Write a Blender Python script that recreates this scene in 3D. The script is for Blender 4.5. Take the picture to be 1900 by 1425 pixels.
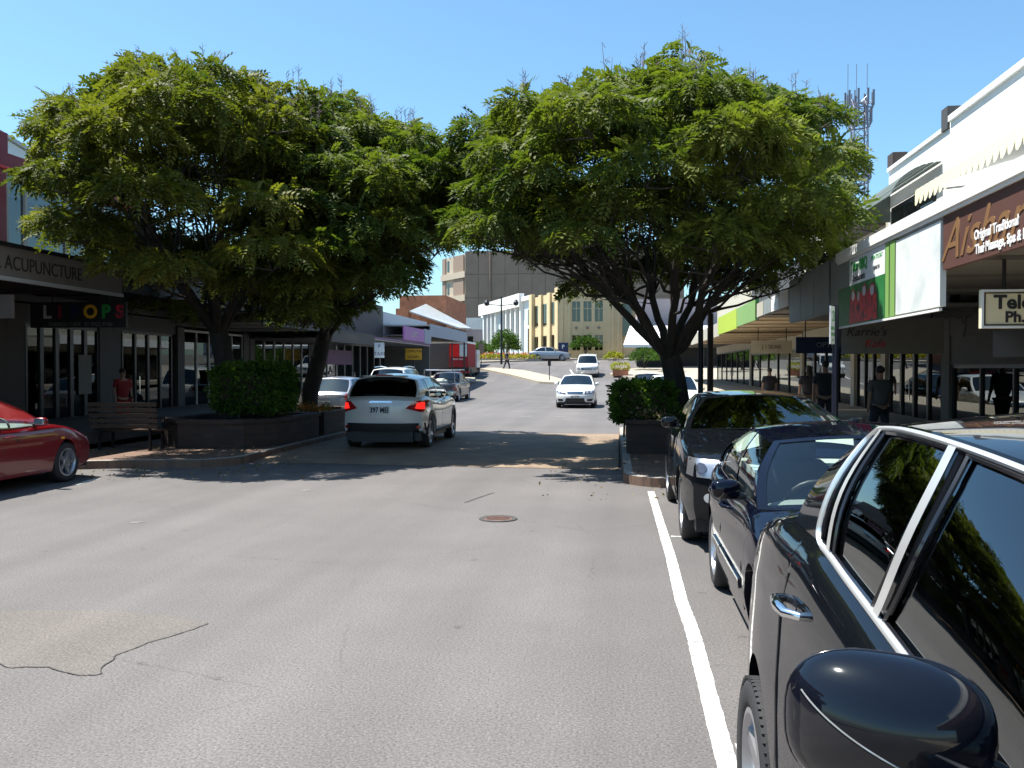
import bpy, math, random
import numpy as np
from mathutils import Vector, Matrix
from mathutils.bvhtree import BVHTree
R = math.radians
rnd = random.Random(7)
nr = np.random.RandomState(11)
for o in list(bpy.data.objects): bpy.data.objects.remove(o)
C = bpy.context.scene.collection
S = bpy.context.scene

# ---------------------------------------------------------------- camera, sky, sun, exposure
cam = bpy.data.cameras.new('camera'); cam.lens = 31.26; cam.sensor_width = 36
cam.clip_start = 0.05; cam.clip_end = 2000
co = bpy.data.objects.new('camera', cam); C.objects.link(co); S.camera = co
YAW = math.atan(200/1650); PIT = math.atan(28.5/1650)
co.location = (0, 0, 1.7); co.rotation_euler = (R(90)-PIT, 0, YAW)
SUN = Vector((-.42, .06, 1)).normalized()
w = bpy.data.worlds.new('World'); S.world = w; w.use_nodes = True
nt = w.node_tree; bg = nt.nodes['Background']
sk = nt.nodes.new('ShaderNodeTexSky'); sk.sky_type = 'NISHITA'; sk.sun_disc = False
sk.sun_elevation = math.asin(SUN.z); sk.sun_rotation = math.atan2(SUN.x, SUN.y)
sk.air_density = 1.0; sk.dust_density = 1.0; sk.ozone_density = 1.5
tn = nt.nodes.new('ShaderNodeVectorMath'); tn.operation = 'MULTIPLY'; tn.inputs[1].default_value = (.78, 1.06, 1.14)
nt.links.new(sk.outputs[0], tn.inputs[0]); nt.links.new(tn.outputs[0], bg.inputs[0]); bg.inputs[1].default_value = 0.088
sl = bpy.data.lights.new('sun', 'SUN'); sl.energy = 5.0; sl.angle = R(0.5); sl.color = (1, .96, .89)
so = bpy.data.objects.new('sun', sl); C.objects.link(so); so.rotation_euler = SUN.to_track_quat('Z', 'Y').to_euler()
so.location = (-20, -10, 50)
S.view_settings.view_transform = 'Standard'; S.view_settings.look = 'None'
S.view_settings.gamma = 1; S.view_settings.use_curve_mapping = False
S.view_settings.exposure = 1.15
S.render.engine = 'CYCLES'; S.cycles.use_denoising = True
S.cycles.max_bounces = 6; S.cycles.transparent_max_bounces = 12; S.cycles.sample_clamp_indirect = 4

# ---------------------------------------------------------------- materials
def mat(name, col, rough=.6, metal=0, var=0, scale=4, bump=0, bscale=None, coat=0, spec=.5, emit=0, aniso=None, var2=0, scale2=.4, col2=None, thr=(.45, .6)):
    m = bpy.data.materials.new(name); m.use_nodes = True; n = m.node_tree.nodes; l = m.node_tree.links
    b = n['Principled BSDF']; c4 = (*col, 1)
    b.inputs['Base Color'].default_value = c4; b.inputs['Roughness'].default_value = rough
    b.inputs['Metallic'].default_value = metal; b.inputs['Specular IOR Level'].default_value = spec
    b.inputs['Coat Weight'].default_value = coat; b.inputs['Coat Roughness'].default_value = .02
    tc = n.new('ShaderNodeTexCoord')
    last = None
    if col2 is not None:
        t = n.new('ShaderNodeTexNoise'); t.inputs['Scale'].default_value = scale2; t.inputs['Detail'].default_value = 6
        l.new(tc.outputs['Object'], t.inputs['Vector'])
        r = n.new('ShaderNodeMapRange'); r.inputs[1].default_value = thr[0]; r.inputs[2].default_value = thr[1]
        l.new(t.outputs[0], r.inputs[0])
        mx = n.new('ShaderNodeMix'); mx.data_type = 'RGBA'; mx.inputs[6].default_value = c4; mx.inputs[7].default_value = (*col2, 1)
        l.new(r.outputs[0], mx.inputs[0]); last = mx.outputs[2]
    if var:
        t = n.new('ShaderNodeTexNoise'); t.inputs['Scale'].default_value = scale; t.inputs['Detail'].default_value = 8; t.inputs['Roughness'].default_value = .65
        if aniso:
            mp = n.new('ShaderNodeMapping'); mp.inputs['Scale'].default_value = aniso
            l.new(tc.outputs['Object'], mp.inputs[0]); l.new(mp.outputs[0], t.inputs['Vector'])
        else: l.new(tc.outputs['Object'], t.inputs['Vector'])
        r = n.new('ShaderNodeMapRange'); r.inputs[1].default_value = .25; r.inputs[2].default_value = .75
        r.inputs[3].default_value = 1-var; r.inputs[4].default_value = 1+var
        l.new(t.outputs[0], r.inputs[0])
        vm = n.new('ShaderNodeVectorMath'); vm.operation = 'SCALE'
        if last: l.new(last, vm.inputs[0])
        else: vm.inputs[0].default_value = col
        l.new(r.outputs[0], vm.inputs['Scale']); last = vm.outputs[0]
    if last: l.new(last, b.inputs['Base Color'])
    if bump:
        t = n.new('ShaderNodeTexNoise'); t.inputs['Scale'].default_value = bscale or scale*4; t.inputs['Detail'].default_value = 5
        l.new(tc.outputs['Object'], t.inputs['Vector'])
        bp = n.new('ShaderNodeBump'); bp.inputs['Strength'].default_value = bump; bp.inputs['Distance'].default_value = .02
        l.new(t.outputs[0], bp.inputs['Height']); l.new(bp.outputs[0], b.inputs['Normal'])
    if emit:
        b.inputs['Emission Color'].default_value = c4; b.inputs['Emission Strength'].default_value = emit
    return m

def asphalt(name='asphalt', c1=(.108, .099, .095), c2=(.088, .082, .081)):
    m = mat(name, c1, .85, var=.14, scale=.55, col2=c2, scale2=.09, thr=(.42, .62))
    n = m.node_tree.nodes; l = m.node_tree.links; b = n['Principled BSDF']
    src = b.inputs['Base Color'].links[0].from_socket
    tc = n.new('ShaderNodeTexCoord')
    sp = n.new('ShaderNodeTexNoise'); sp.inputs['Scale'].default_value = 70; sp.inputs['Detail'].default_value = 3; sp.inputs['Roughness'].default_value = .7
    l.new(tc.outputs['Object'], sp.inputs['Vector'])
    r = n.new('ShaderNodeMapRange'); r.inputs[1].default_value = .3; r.inputs[2].default_value = .7; r.inputs[3].default_value = .5; r.inputs[4].default_value = 1.6
    l.new(sp.outputs[0], r.inputs[0])
    vm = n.new('ShaderNodeVectorMath'); vm.operation = 'SCALE'; l.new(src, vm.inputs[0]); l.new(r.outputs[0], vm.inputs['Scale'])
    # wheel-track streaks along the street
    mp = n.new('ShaderNodeMapping'); mp.inputs['Scale'].default_value = (1.3, .05, 1)
    st = n.new('ShaderNodeTexNoise'); st.inputs['Scale'].default_value = 1; st.inputs['Detail'].default_value = 4
    l.new(tc.outputs['Object'], mp.inputs[0]); l.new(mp.outputs[0], st.inputs['Vector'])
    r2 = n.new('ShaderNodeMapRange'); r2.inputs[1].default_value = .3; r2.inputs[2].default_value = .7; r2.inputs[3].default_value = .86; r2.inputs[4].default_value = 1.12
    l.new(st.outputs[0], r2.inputs[0])
    v2 = n.new('ShaderNodeVectorMath'); v2.operation = 'SCALE'; l.new(vm.outputs[0], v2.inputs[0]); l.new(r2.outputs[0], v2.inputs['Scale'])
    # dark oil drips
    vo = n.new('ShaderNodeTexVoronoi'); vo.inputs['Scale'].default_value = 1.6; vo.inputs['Randomness'].default_value = 1
    dn = n.new('ShaderNodeTexNoise'); dn.inputs['Scale'].default_value = 9
    l.new(tc.outputs['Object'], dn.inputs['Vector'])
    ad = n.new('ShaderNodeVectorMath'); ad.operation = 'MULTIPLY_ADD'; l.new(dn.outputs[1], ad.inputs[0]); ad.inputs[1].default_value = (.12, .12, 0)
    l.new(tc.outputs['Object'], ad.inputs[2]); l.new(ad.outputs[0], vo.inputs['Vector'])
    r3 = n.new('ShaderNodeMapRange'); r3.inputs[1].default_value = .03; r3.inputs[2].default_value = .065; r3.inputs[3].default_value = .72; r3.inputs[4].default_value = 1
    l.new(vo.outputs['Distance'], r3.inputs[0])
    v3 = n.new('ShaderNodeVectorMath'); v3.operation = 'SCALE'; l.new(v2.outputs[0], v3.inputs[0]); l.new(r3.outputs[0], v3.inputs['Scale'])
    # light aggregate chips and hairline cracks
    v4 = n.new('ShaderNodeTexVoronoi'); v4.inputs['Scale'].default_value = 42; l.new(tc.outputs['Object'], v4.inputs['Vector'])
    r4 = n.new('ShaderNodeMapRange'); r4.inputs[1].default_value = .10; r4.inputs[2].default_value = .22; r4.inputs[3].default_value = 1.32; r4.inputs[4].default_value = 1
    l.new(v4.outputs['Distance'], r4.inputs[0]); v5 = n.new('ShaderNodeVectorMath'); v5.operation = 'SCALE'; l.new(v3.outputs[0], v5.inputs[0]); l.new(r4.outputs[0], v5.inputs['Scale'])
    vc = n.new('ShaderNodeTexVoronoi'); vc.feature = 'DISTANCE_TO_EDGE'; vc.inputs['Scale'].default_value = .33; l.new(ad.outputs[0], vc.inputs['Vector'])
    mk = n.new('ShaderNodeTexNoise'); mk.inputs['Scale'].default_value = .5; l.new(tc.outputs['Object'], mk.inputs['Vector'])
    r5 = n.new('ShaderNodeMapRange'); r5.inputs[1].default_value = .001; r5.inputs[2].default_value = .0035; r5.inputs[3].default_value = .8; r5.inputs[4].default_value = 1; l.new(vc.outputs['Distance'], r5.inputs[0])
    r6 = n.new('ShaderNodeMapRange'); r6.inputs[1].default_value = .5; r6.inputs[2].default_value = .56; l.new(mk.outputs[0], r6.inputs[0])
    mx = n.new('ShaderNodeMix'); mx.data_type = 'FLOAT'; mx.inputs[2].default_value = 1; l.new(r6.outputs[0], mx.inputs[0]); l.new(r5.outputs[0], mx.inputs[3])
    v6 = n.new('ShaderNodeVectorMath'); v6.operation = 'SCALE'; l.new(v5.outputs[0], v6.inputs[0]); l.new(mx.outputs[0], v6.inputs['Scale'])
    l.new(v6.outputs[0], b.inputs['Base Color'])
    bp = n.new('ShaderNodeBump'); bp.inputs['Strength'].default_value = .5; bp.inputs['Distance'].default_value = .006
    l.new(sp.outputs[0], bp.inputs['Height']); l.new(bp.outputs[0], b.inputs['Normal'])
    return m

def brickmat(name, c1, c2, mortar, bw=.23, bh=.076, floor=False, var=.2):
    m = bpy.data.materials.new(name); m.use_nodes = True; n = m.node_tree.nodes; l = m.node_tree.links; b = n['Principled BSDF']
    tc = n.new('ShaderNodeTexCoord'); br = n.new('ShaderNodeTexBrick')
    if floor: v = tc.outputs['Object']
    else:
        sx = n.new('ShaderNodeSeparateXYZ'); cx = n.new('ShaderNodeCombineXYZ'); ad = n.new('ShaderNodeMath')
        l.new(tc.outputs['Object'], sx.inputs[0]); l.new(sx.outputs[0], ad.inputs[0]); l.new(sx.outputs[1], ad.inputs[1])
        l.new(ad.outputs[0], cx.inputs[0]); l.new(sx.outputs[2], cx.inputs[1]); v = cx.outputs[0]
    l.new(v, br.inputs['Vector']); br.inputs['Scale'].default_value = 1
    br.inputs['Brick Width'].default_value = bw; br.inputs['Row Height'].default_value = bh; br.inputs['Mortar Size'].default_value = .006
    br.inputs['Color1'].default_value = (*c1, 1); br.inputs['Color2'].default_value = (*c2, 1); br.inputs['Mortar'].default_value = (*mortar, 1)
    t = n.new('ShaderNodeTexNoise'); t.inputs['Scale'].default_value = 1.7; t.inputs['Detail'].default_value = 7; l.new(tc.outputs['Object'], t.inputs['Vector'])
    r = n.new('ShaderNodeMapRange'); r.inputs[1].default_value = .3; r.inputs[2].default_value = .7; r.inputs[3].default_value = 1-var; r.inputs[4].default_value = 1+var
    l.new(t.outputs[0], r.inputs[0]); vm = n.new('ShaderNodeVectorMath'); vm.operation = 'SCALE'
    l.new(br.outputs[0], vm.inputs[0]); l.new(r.outputs[0], vm.inputs['Scale']); l.new(vm.outputs[0], b.inputs['Base Color'])
    b.inputs['Roughness'].default_value = .85
    bp = n.new('ShaderNodeBump'); bp.inputs['Strength'].default_value = .5; bp.inputs['Distance'].default_value = .006; bp.invert = True
    l.new(br.outputs['Fac'], bp.inputs['Height']); l.new(bp.outputs[0], b.inputs['Normal'])
    return m

def glassmat(name, tint=(.35, .4, .4), rough=0.0, ior=1.6, mirror=0.0):
    m = bpy.data.materials.new(name); m.use_nodes = True; n = m.node_tree.nodes; l = m.node_tree.links
    n.remove(n['Principled BSDF']); out = n['Material Output']
    tr = n.new('ShaderNodeBsdfTransparent'); tr.inputs[0].default_value = (*tint, 1)
    gl = n.new('ShaderNodeBsdfGlossy'); gl.inputs['Roughness'].default_value = rough; gl.inputs[0].default_value = (.95, 1, 1, 1)
    fr = n.new('ShaderNodeFresnel'); fr.inputs[0].default_value = ior
    mx = n.new('ShaderNodeMixShader'); l.new(tr.outputs[0], mx.inputs[1]); l.new(gl.outputs[0], mx.inputs[2])
    if mirror:
        mr = n.new('ShaderNodeMapRange'); mr.inputs[3].default_value = mirror; l.new(fr.outputs[0], mr.inputs[0]); l.new(mr.outputs[0], mx.inputs[0])
    else: l.new(fr.outputs[0], mx.inputs[0])
    l.new(mx.outputs[0], out.inputs[0])
    return m

def leafmat(name, c1, c2, trans=.35, nscale=.5, bias=.5):
    m = bpy.data.materials.new(name); m.use_nodes = True; n = m.node_tree.nodes; l = m.node_tree.links; b = n['Principled BSDF']
    geo = n.new('ShaderNodeNewGeometry'); tc = n.new('ShaderNodeTexCoord')
    t = n.new('ShaderNodeTexNoise'); t.inputs['Scale'].default_value = nscale; t.inputs['Detail'].default_value = 3; l.new(tc.outputs['Object'], t.inputs['Vector'])
    ma = n.new('ShaderNodeMath'); ma.operation = 'MULTIPLY_ADD'; l.new(geo.outputs['Random Per Island'], ma.inputs[0]); ma.inputs[1].default_value = .5
    mb = n.new('ShaderNodeMath'); mb.operation = 'MULTIPLY_ADD'; l.new(t.outputs[0], mb.inputs[0]); mb.inputs[1].default_value = 1.6; mb.inputs[2].default_value = -.3-bias
    l.new(mb.outputs[0], ma.inputs[2]); ma.use_clamp = True
    mx = n.new('ShaderNodeMix'); mx.data_type = 'RGBA'; mx.inputs[6].default_value = (*c1, 1); mx.inputs[7].default_value = (*c2, 1); l.new(ma.outputs[0], mx.inputs[0])
    l.new(mx.outputs[2], b.inputs['Base Color']); b.inputs['Roughness'].default_value = .6; b.inputs['Specular IOR Level'].default_value = .18
    tl = n.new('ShaderNodeBsdfTranslucent')
    vm = n.new('ShaderNodeVectorMath'); vm.operation = 'MULTIPLY'; l.new(mx.outputs[2], vm.inputs[0]); vm.inputs[1].default_value = (1.6, 1.9, .6); l.new(vm.outputs[0], tl.inputs[0])
    ms = n.new('ShaderNodeMixShader'); ms.inputs[0].default_value = trans
    l.new(b.outputs[0], ms.inputs[1]); l.new(tl.outputs[0], ms.inputs[2]); l.new(ms.outputs[0], n['Material Output'].inputs[0])
    return m

M = {}
M['asphalt'] = asphalt()
M['ground'] = mat('ground', (.12, .115, .1), .9, var=.3, scale=.3)
M['line'] = mat('road_paint', (.56, .56, .53), .7, var=.2, scale=14, bump=.3, bscale=80, col2=(.24, .24, .235), scale2=11, thr=(.54, .66))
M['faint'] = mat('worn_paint', (.3, .3, .29), .8, var=.3, scale=10, col2=(.16, .16, .16), scale2=14, thr=(.45, .6))
M['patch'] = asphalt('asphalt_patch', (.108, .096, .086), (.12, .105, .092))
M['tar'] = mat('tar', (.05, .048, .045), .7, var=.3, scale=20)
M['rust'] = mat('rusted_iron', (.16, .09, .07), .7, var=.4, scale=40, bump=.5)
M['paving'] = brickmat('clay_paving', (.14, .085, .058), (.18, .11, .075), (.11, .08, .06), .23, .115, True)
M['thresh'] = brickmat('threshold_paving', (.2, .145, .095), (.25, .18, .12), (.16, .12, .09), .23, .115, True)
M['litter'] = leafmat('fallen_leaf', (.1, .06, .02), (.25, .2, .06), .1, 2, .2)
M['pavedark'] = mat('shade_toned_footpath', (.09, .078, .065), .85, var=.2, scale=2)  # left footpath: concrete colour darkened to paint in the deep shade
M['kerb'] = mat('kerb_concrete', (.28, .265, .24), .85, var=.2, scale=3)
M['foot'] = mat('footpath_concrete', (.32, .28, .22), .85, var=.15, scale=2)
M['brick'] = brickmat('planter_brick', (.035, .028, .021), (.065, .038, .028), (.045, .038, .033))
M['redbrick'] = brickmat('orange_brick', (.42, .14, .06), (.5, .18, .09), (.35, .2, .13))
M['soil'] = mat('soil', (.05, .035, .025), .95, var=.4, scale=8)
M['bark'] = mat('bark', (.038, .032, .027), .9, var=.4, scale=6, bump=1, bscale=18, aniso=(1, 1, .3))
M['twig'] = mat('dry_twig', (.16, .12, .11), .9)
M['leaf'] = leafmat('tree_leaf', (.022, .048, .012), (.15, .165, .03), .3, .6, .24)
M['leaf2'] = leafmat('tree_leaf_yellowish', (.028, .05, .011), (.18, .172, .03), .3, .5, .22)
M['hedge'] = leafmat('hedge_leaf', (.03, .075, .012), (.085, .15, .02), .3, 2, .3)
M['bush'] = leafmat('bush_leaf', (.03, .07, .015), (.08, .13, .025), .3, 1, .3)
M['ylw'] = leafmat('yellow_leaf', (.12, .16, .02), (.35, .3, .04), .3, 1, .2)
M['rflower'] = leafmat('red_flower', (.4, .09, .03), (.55, .22, .06), .2, 1, .2)
M['pflower'] = leafmat('pale_flower', (.2, .12, .1), (.35, .25, .2), .2, 3, .2)
M['glass'] = glassmat('shop_glass', (.16, .17, .18), 0, 1.42)
M['darkglass'] = glassmat('dark_window_glass', (.05, .06, .07), .02, 1.7, .04)
M['cglass'] = glassmat('car_glass', (.82, .9, .88), 0, 1.5, .02)
M['tint'] = glassmat('tinted_car_glass', (.1, .11, .12), 0, 1.8, .06)
M['chrome'] = mat('chrome', (.85, .85, .84), .12, 1)
M['bright'] = mat('bright_trim', (.86, .86, .84), .3, .75)
M['satin'] = mat('satin_trim', (.55, .57, .55), .35, .7)
M['rubber'] = mat('tyre_rubber', (.022, .022, .024), .75, var=.2, scale=30)
M['plastic'] = mat('black_plastic', (.018, .018, .02), .45)
M['gplastic'] = mat('gloss_black_plastic', (.012, .012, .015), .12, coat=.5)
M['alloy'] = mat('alloy', (.5, .5, .52), .3, .85)
M['black_paint'] = mat('black_paint', (.004, .005, .007), .03, spec=.38)
M['navy_paint'] = mat('navy_paint', (.0018, .0025, .008), .04, spec=.4)
M['nblack_paint'] = mat('deep_navy_paint', (.004, .005, .009), .07, spec=.5)
M['white_paint'] = mat('white_car_paint', (.75, .76, .74), .3, coat=.8)
M['pearl_paint'] = mat('warm_white_paint', (.66, .65, .6), .3, .1, coat=.9)
M['red_paint'] = mat('red_car_paint', (.18, .003, .006), .3, .1, coat=1)
M['silver_paint'] = mat('silver_car_paint', (.35, .36, .4), .3, .6, coat=.8)
M['grey_paint'] = mat('dark_grey_paint', (.05, .055, .07), .35, .3, coat=.6)
M['seat'] = mat('seat_fabric', (.07, .08, .1), .8)
M['seatlight'] = mat('light_trim', (.42, .45, .4), .7)
M['dash'] = mat('dashboard', (.2, .23, .22), .6)
M['lamp_lens'] = mat('lamp_lens', (.6, .62, .65), .08, .55, coat=1)
M['lamp_dark'] = mat('lamp_housing', (.12, .12, .14), .15, .6, coat=1)
M['redlens'] = mat('red_lens', (.35, .01, .012), .12, coat=1)
M['brake'] = mat('lit_brake_lens', (.9, .02, .015), .2, coat=1, emit=.7)
M['plate'] = mat('number_plate', (.7, .7, .66), .5)
M['ink'] = mat('dark_lettering', (.02, .02, .025), .6)
M['wall_white'] = mat('white_render', (.78, .77, .73), .8, var=.05, scale=1.2)
M['wall_cream'] = mat('cream_paint', (.42, .39, .31), .8, var=.06, scale=1)
M['trimwhite'] = mat('white_trim', (.75, .75, .73), .6, var=.05)
M['soffit'] = mat('soffit_board', (.16, .15, .13), .8, var=.08)
M['soffit_warm'] = mat('warm_soffit', (.42, .32, .2), .8, var=.08)
M['maroon'] = mat('maroon_paint', (.25, .012, .025), .5, var=.08)
M['red_flash'] = mat('red_flashing', (.75, .02, .02), .4)
M['signgrey'] = mat('sign_grey', (.19, .165, .145), .7, var=.15, scale=3)
M['dark_wall'] = mat('dark_shopfront', (.018, .016, .016), .6, var=.15)
M['brown_wall'] = mat('brown_shopfront', (.05, .034, .027), .7, var=.15)
M['grey_wall'] = mat('grey_shopfront', (.055, .053, .052), .7, var=.1)
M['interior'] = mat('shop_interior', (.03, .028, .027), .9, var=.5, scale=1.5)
M['frame_dark'] = mat('dark_frame', (.014, .014, .016), .4)
M['frame_lt'] = mat('pale_frame', (.45, .45, .43), .5)
M['brown_sign'] = mat('brown_sign', (.09, .038, .028), .6, var=.08)
M['gold'] = mat('gold_lettering', (.2, .105, .045), .5)
M['white_ink'] = mat('white_lettering', (.8, .8, .78), .5)
M['green_sign'] = mat('green_sign', (.02, .16, .04), .5, var=.25, scale=2)
M['green_ink'] = mat('green_lettering', (.03, .3, .06), .5)
M['lime'] = mat('lime_panel', (.38, .5, .03), .5)
M['ltgreen'] = mat('light_green_panel', (.2, .36, .1), .5)
M['redfig'] = mat('red_print', (.55, .02, .03), .5, var=.5, scale=9, col2=(.12, .02, .03), scale2=7, thr=(.5, .6))
M['palefig'] = mat('pale_print', (.5, .45, .45), .5)
M['board'] = mat('weathered_white_board', (.62, .64, .62), .7, var=.05, scale=5, col2=(.45, .5, .5), scale2=2.2, thr=(.5, .72))
M['greyfascia'] = mat('grey_fascia', (.22, .25, .24), .6, var=.1, scale=2)
M['navy_metal'] = mat('navy_post', (.006, .008, .022), .4)
M['black_metal'] = mat('black_metal', (.015, .015, .017), .4)
M['sign_white'] = mat('sign_white', (.75, .76, .76), .5)
M['timber'] = mat('bench_timber', (.075, .045, .028), .6, var=.3, scale=12)
M['yellow_b'] = mat('yellow_stone', (.6, .47, .27), .85, var=.08, scale=.6)
M['brown_b'] = mat('brown_cladding', (.25, .185, .14), .8, var=.12, scale=.5)
M['tan_b'] = mat('tan_concrete', (.45, .38, .29), .85, var=.08)
M['louvre'] = mat('brown_louvre', (.28, .2, .15), .8)
M['pale_blue'] = mat('pale_blue_render', (.55, .62, .65), .8, var=.04)
M['pinkish'] = mat('pinkish_render', (.42, .34, .34), .8)
M['iron_roof'] = mat('iron_roof', (.4, .42, .42), .5, .3, var=.15, scale=2)
M['purple'] = mat('purple_sign', (.36, .12, .38), .5)
M['dkpurple'] = mat('dark_purple_sign', (.12, .03, .14), .5)
M['orange_sign'] = mat('orange_sign', (.75, .38, .02), .5)
M['blue_sign'] = mat('blue_sign', (.008, .02, .08), .5)
M['greyblue'] = mat('grey_blue_fascia', (.3, .34, .4), .6, var=.06)
M['mast'] = mat('galvanised_steel', (.22, .22, .26), .5, .6)
M['stripe_dk'] = mat('dark_awning_metal', (.11, .13, .115), .6)
M['scallop'] = mat('cream_canvas', (.72, .64, .42), .8)
M['skin'] = mat('skin', (.35, .2, .14), .6)
M['hair'] = mat('hair', (.02, .015, .012), .6)
M['cl_red'] = mat('red_cloth', (.28, .02, .02), .85)
M['cl_dark'] = mat('dark_cloth', (.03, .03, .04), .85)
M['cl_grey'] = mat('grey_cloth', (.1, .1, .1), .85)
M['cl_lt'] = mat('light_cloth', (.3, .3, .32), .85)

# ---------------------------------------------------------------- mesh helpers
class MB:
    def __init__(s): s.v = []; s.f = []
    def add(s, vs, fs):
        k = len(s.v); s.v += [tuple(a) for a in vs]; s.f += [tuple(i+k for i in f) for f in fs]; return s
    def box(s, x0, x1, y0, y1, z0, z1):
        x0, x1 = min(x0, x1), max(x0, x1); y0, y1 = min(y0, y1), max(y0, y1); z0, z1 = min(z0, z1), max(z0, z1)
        return s.add([(x, y, z) for z in (z0, z1) for x, y in ((x0, y0), (x1, y0), (x1, y1), (x0, y1))],
                     [(3, 2, 1, 0), (4, 5, 6, 7), (0, 1, 5, 4), (1, 2, 6, 5), (2, 3, 7, 6), (3, 0, 4, 7)])
    def quad(s, a, b, c, d): return s.add([a, b, c, d], [(0, 1, 2, 3)])
    def grid(s, P, flip=False, wrap=False):
        n, m = len(P), len(P[0]); vs = [p for r in P for p in r]; fs = []
        for i in range(n-1):
            for j in range(m-1 if not wrap else m):
                j2 = (j+1) % m
                f = (i*m+j, i*m+j2, (i+1)*m+j2, (i+1)*m+j); fs.append(f[::-1] if flip else f)
        return s.add(vs, fs)
    def tube(s, pts, rad, n=8, cap=True):
        pts = [Vector(p) for p in pts]; N = len(pts); rads = rad if hasattr(rad, '__len__') else [rad]*N
        rings = []; up = Vector((0, 0, 1))
        for i, p in enumerate(pts):
            d = (pts[min(i+1, N-1)]-pts[max(i-1, 0)]).normalized()
            if i == 0:
                a = d.cross(up); a = d.cross(Vector((1, 0, 0))) if a.length < .1 else a; a.normalize()
            else: a = (a-d*a.dot(d)); a = a.normalized() if a.length > 1e-5 else d.orthogonal().normalized()
            b = d.cross(a)
            rings.append([p+(a*math.cos(t)+b*math.sin(t))*rads[i] for t in [2*math.pi*k/n for k in range(n)]])
        k = len(s.v); s.grid(rings, wrap=True)
        if cap: s.f.append(tuple(k+j for j in range(n))[::1]); s.f.append(tuple(k+(N-1)*n+j for j in range(n))[::-1])
        return s
    def lathe(s, prof, axis='z', n=16, org=(0, 0, 0)):
        rings = []
        for r, h in prof:
            ring = []
            for k in range(n):
                t = 2*math.pi*k/n; a, b = r*math.cos(t), r*math.sin(t)
                p = (a, b, h) if axis == 'z' else ((h, a, b) if axis == 'x' else (b, h, a))
                ring.append((p[0]+org[0], p[1]+org[1], p[2]+org[2]))
            rings.append(ring)
        return s.grid(rings, wrap=True)

def prop(o, label=None, cat=None, group=None, kind=None):
    for k, v in (('label', label), ('category', cat), ('group', group), ('kind', kind)):
        if v: o[k] = v
    return o
def empty(name, loc, label=None, cat=None, group=None, rz=0):
    o = bpy.data.objects.new(name, None); C.objects.link(o); o.location = loc; o.rotation_euler = (0, 0, rz); o.empty_display_size = .2
    return prop(o, label, cat, group)
def obj(name, mb, m, parent=None, smooth=None, world=False, label=None, cat=None, group=None, kind=None):
    me = bpy.data.meshes.new(name); v = mb.v
    if world and parent is not None:
        q = parent
        off = Vector((0, 0, 0))
        while q is not None: off += q.location; q = q.parent
        v = [(a[0]-off.x, a[1]-off.y, a[2]-off.z) for a in v]
    me.from_pydata(v, [], mb.f); me.materials.append(M[m] if isinstance(m, str) else m)
    if smooth is not None:
        me.shade_smooth()
        if smooth < 179: me.set_sharp_from_angle(angle=R(smooth))
    me.update()
    o = bpy.data.objects.new(name, me); C.objects.link(o)
    if parent: o.parent = parent
    return prop(o, label, cat, group, kind)
def npmesh(name, V, F, m, parent=None, kind=None, **k):
    me = bpy.data.meshes.new(name); nv, nf = len(V), len(F)
    me.vertices.add(nv); me.vertices.foreach_set('co', V.astype(np.float32).ravel())
    q = F.shape[1]; me.loops.add(nf*q); me.loops.foreach_set('vertex_index', F.astype(np.int32).ravel())
    me.polygons.add(nf); me.polygons.foreach_set('loop_start', np.arange(0, nf*q, q, dtype=np.int32))
    me.update(calc_edges=True); me.materials.append(M[m] if isinstance(m, str) else m)
    o = bpy.data.objects.new(name, me); C.objects.link(o)
    if parent: o.parent = parent
    return prop(o, kind=kind, **k)
def copy_tree(o, parent=None):
    c = o.copy(); C.objects.link(c); c.parent = parent
    for ch in o.children: copy_tree(ch, c)
    return c
def text(name, s, size, m, loc, rot, parent, depth=.006, sx=1.0, shear=0, align='CENTER', bold=0, world=True):
    cu = bpy.data.curves.new('t', 'FONT'); cu.body = s; cu.size = size; cu.extrude = depth; cu.align_x = align; cu.align_y = 'CENTER'
    cu.shear = shear; cu.resolution_u = 3; cu.offset = bold
    t = bpy.data.objects.new('t', cu); C.objects.link(t)
    bpy.context.view_layer.update()
    dg = bpy.context.evaluated_depsgraph_get(); me = bpy.data.meshes.new_from_object(t.evaluated_get(dg))
    bpy.data.objects.remove(t); me.name = name; me.materials.clear(); me.materials.append(M[m])
    mx = Matrix.Translation(loc) @ Matrix(rot).to_4x4() @ Matrix.Diagonal((sx, 1, 1, 1))
    if world and parent:
        off = Vector((0, 0, 0)); q = parent
        while q is not None: off += q.location; q = q.parent
        mx = Matrix.Translation(-off) @ mx
    me.transform(mx)
    o = bpy.data.objects.new(name, me); C.objects.link(o); o.parent = parent
    return o
# text orientation matrices (columns: text x, text y, normal)
def rotm(xa, ya):
    xa, ya = Vector(xa), Vector(ya); z = xa.cross(ya); return Matrix((xa, ya, z)).transposed()
FACE_S = rotm((1, 0, 0), (0, 0, 1))      # faces -y (towards the camera)
FACE_W = rotm((0, -1, 0), (0, 0, 1))     # faces -x (right-hand side of the street)
FACE_E = rotm((0, 1, 0), (0, 0, 1))      # faces +x (left-hand side of the street)
GY = [(-60, 0), (42, 0), (50, .12), (60, .55), (68, 1.0), (76, 1.6), (86, 2.25), (96, 2.8), (130, 3.8), (200, 5), (400, 8), (1500, 9)]
def g(y): return float(np.interp(y, [a for a, b in GY], [b for a, b in GY]))

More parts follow.
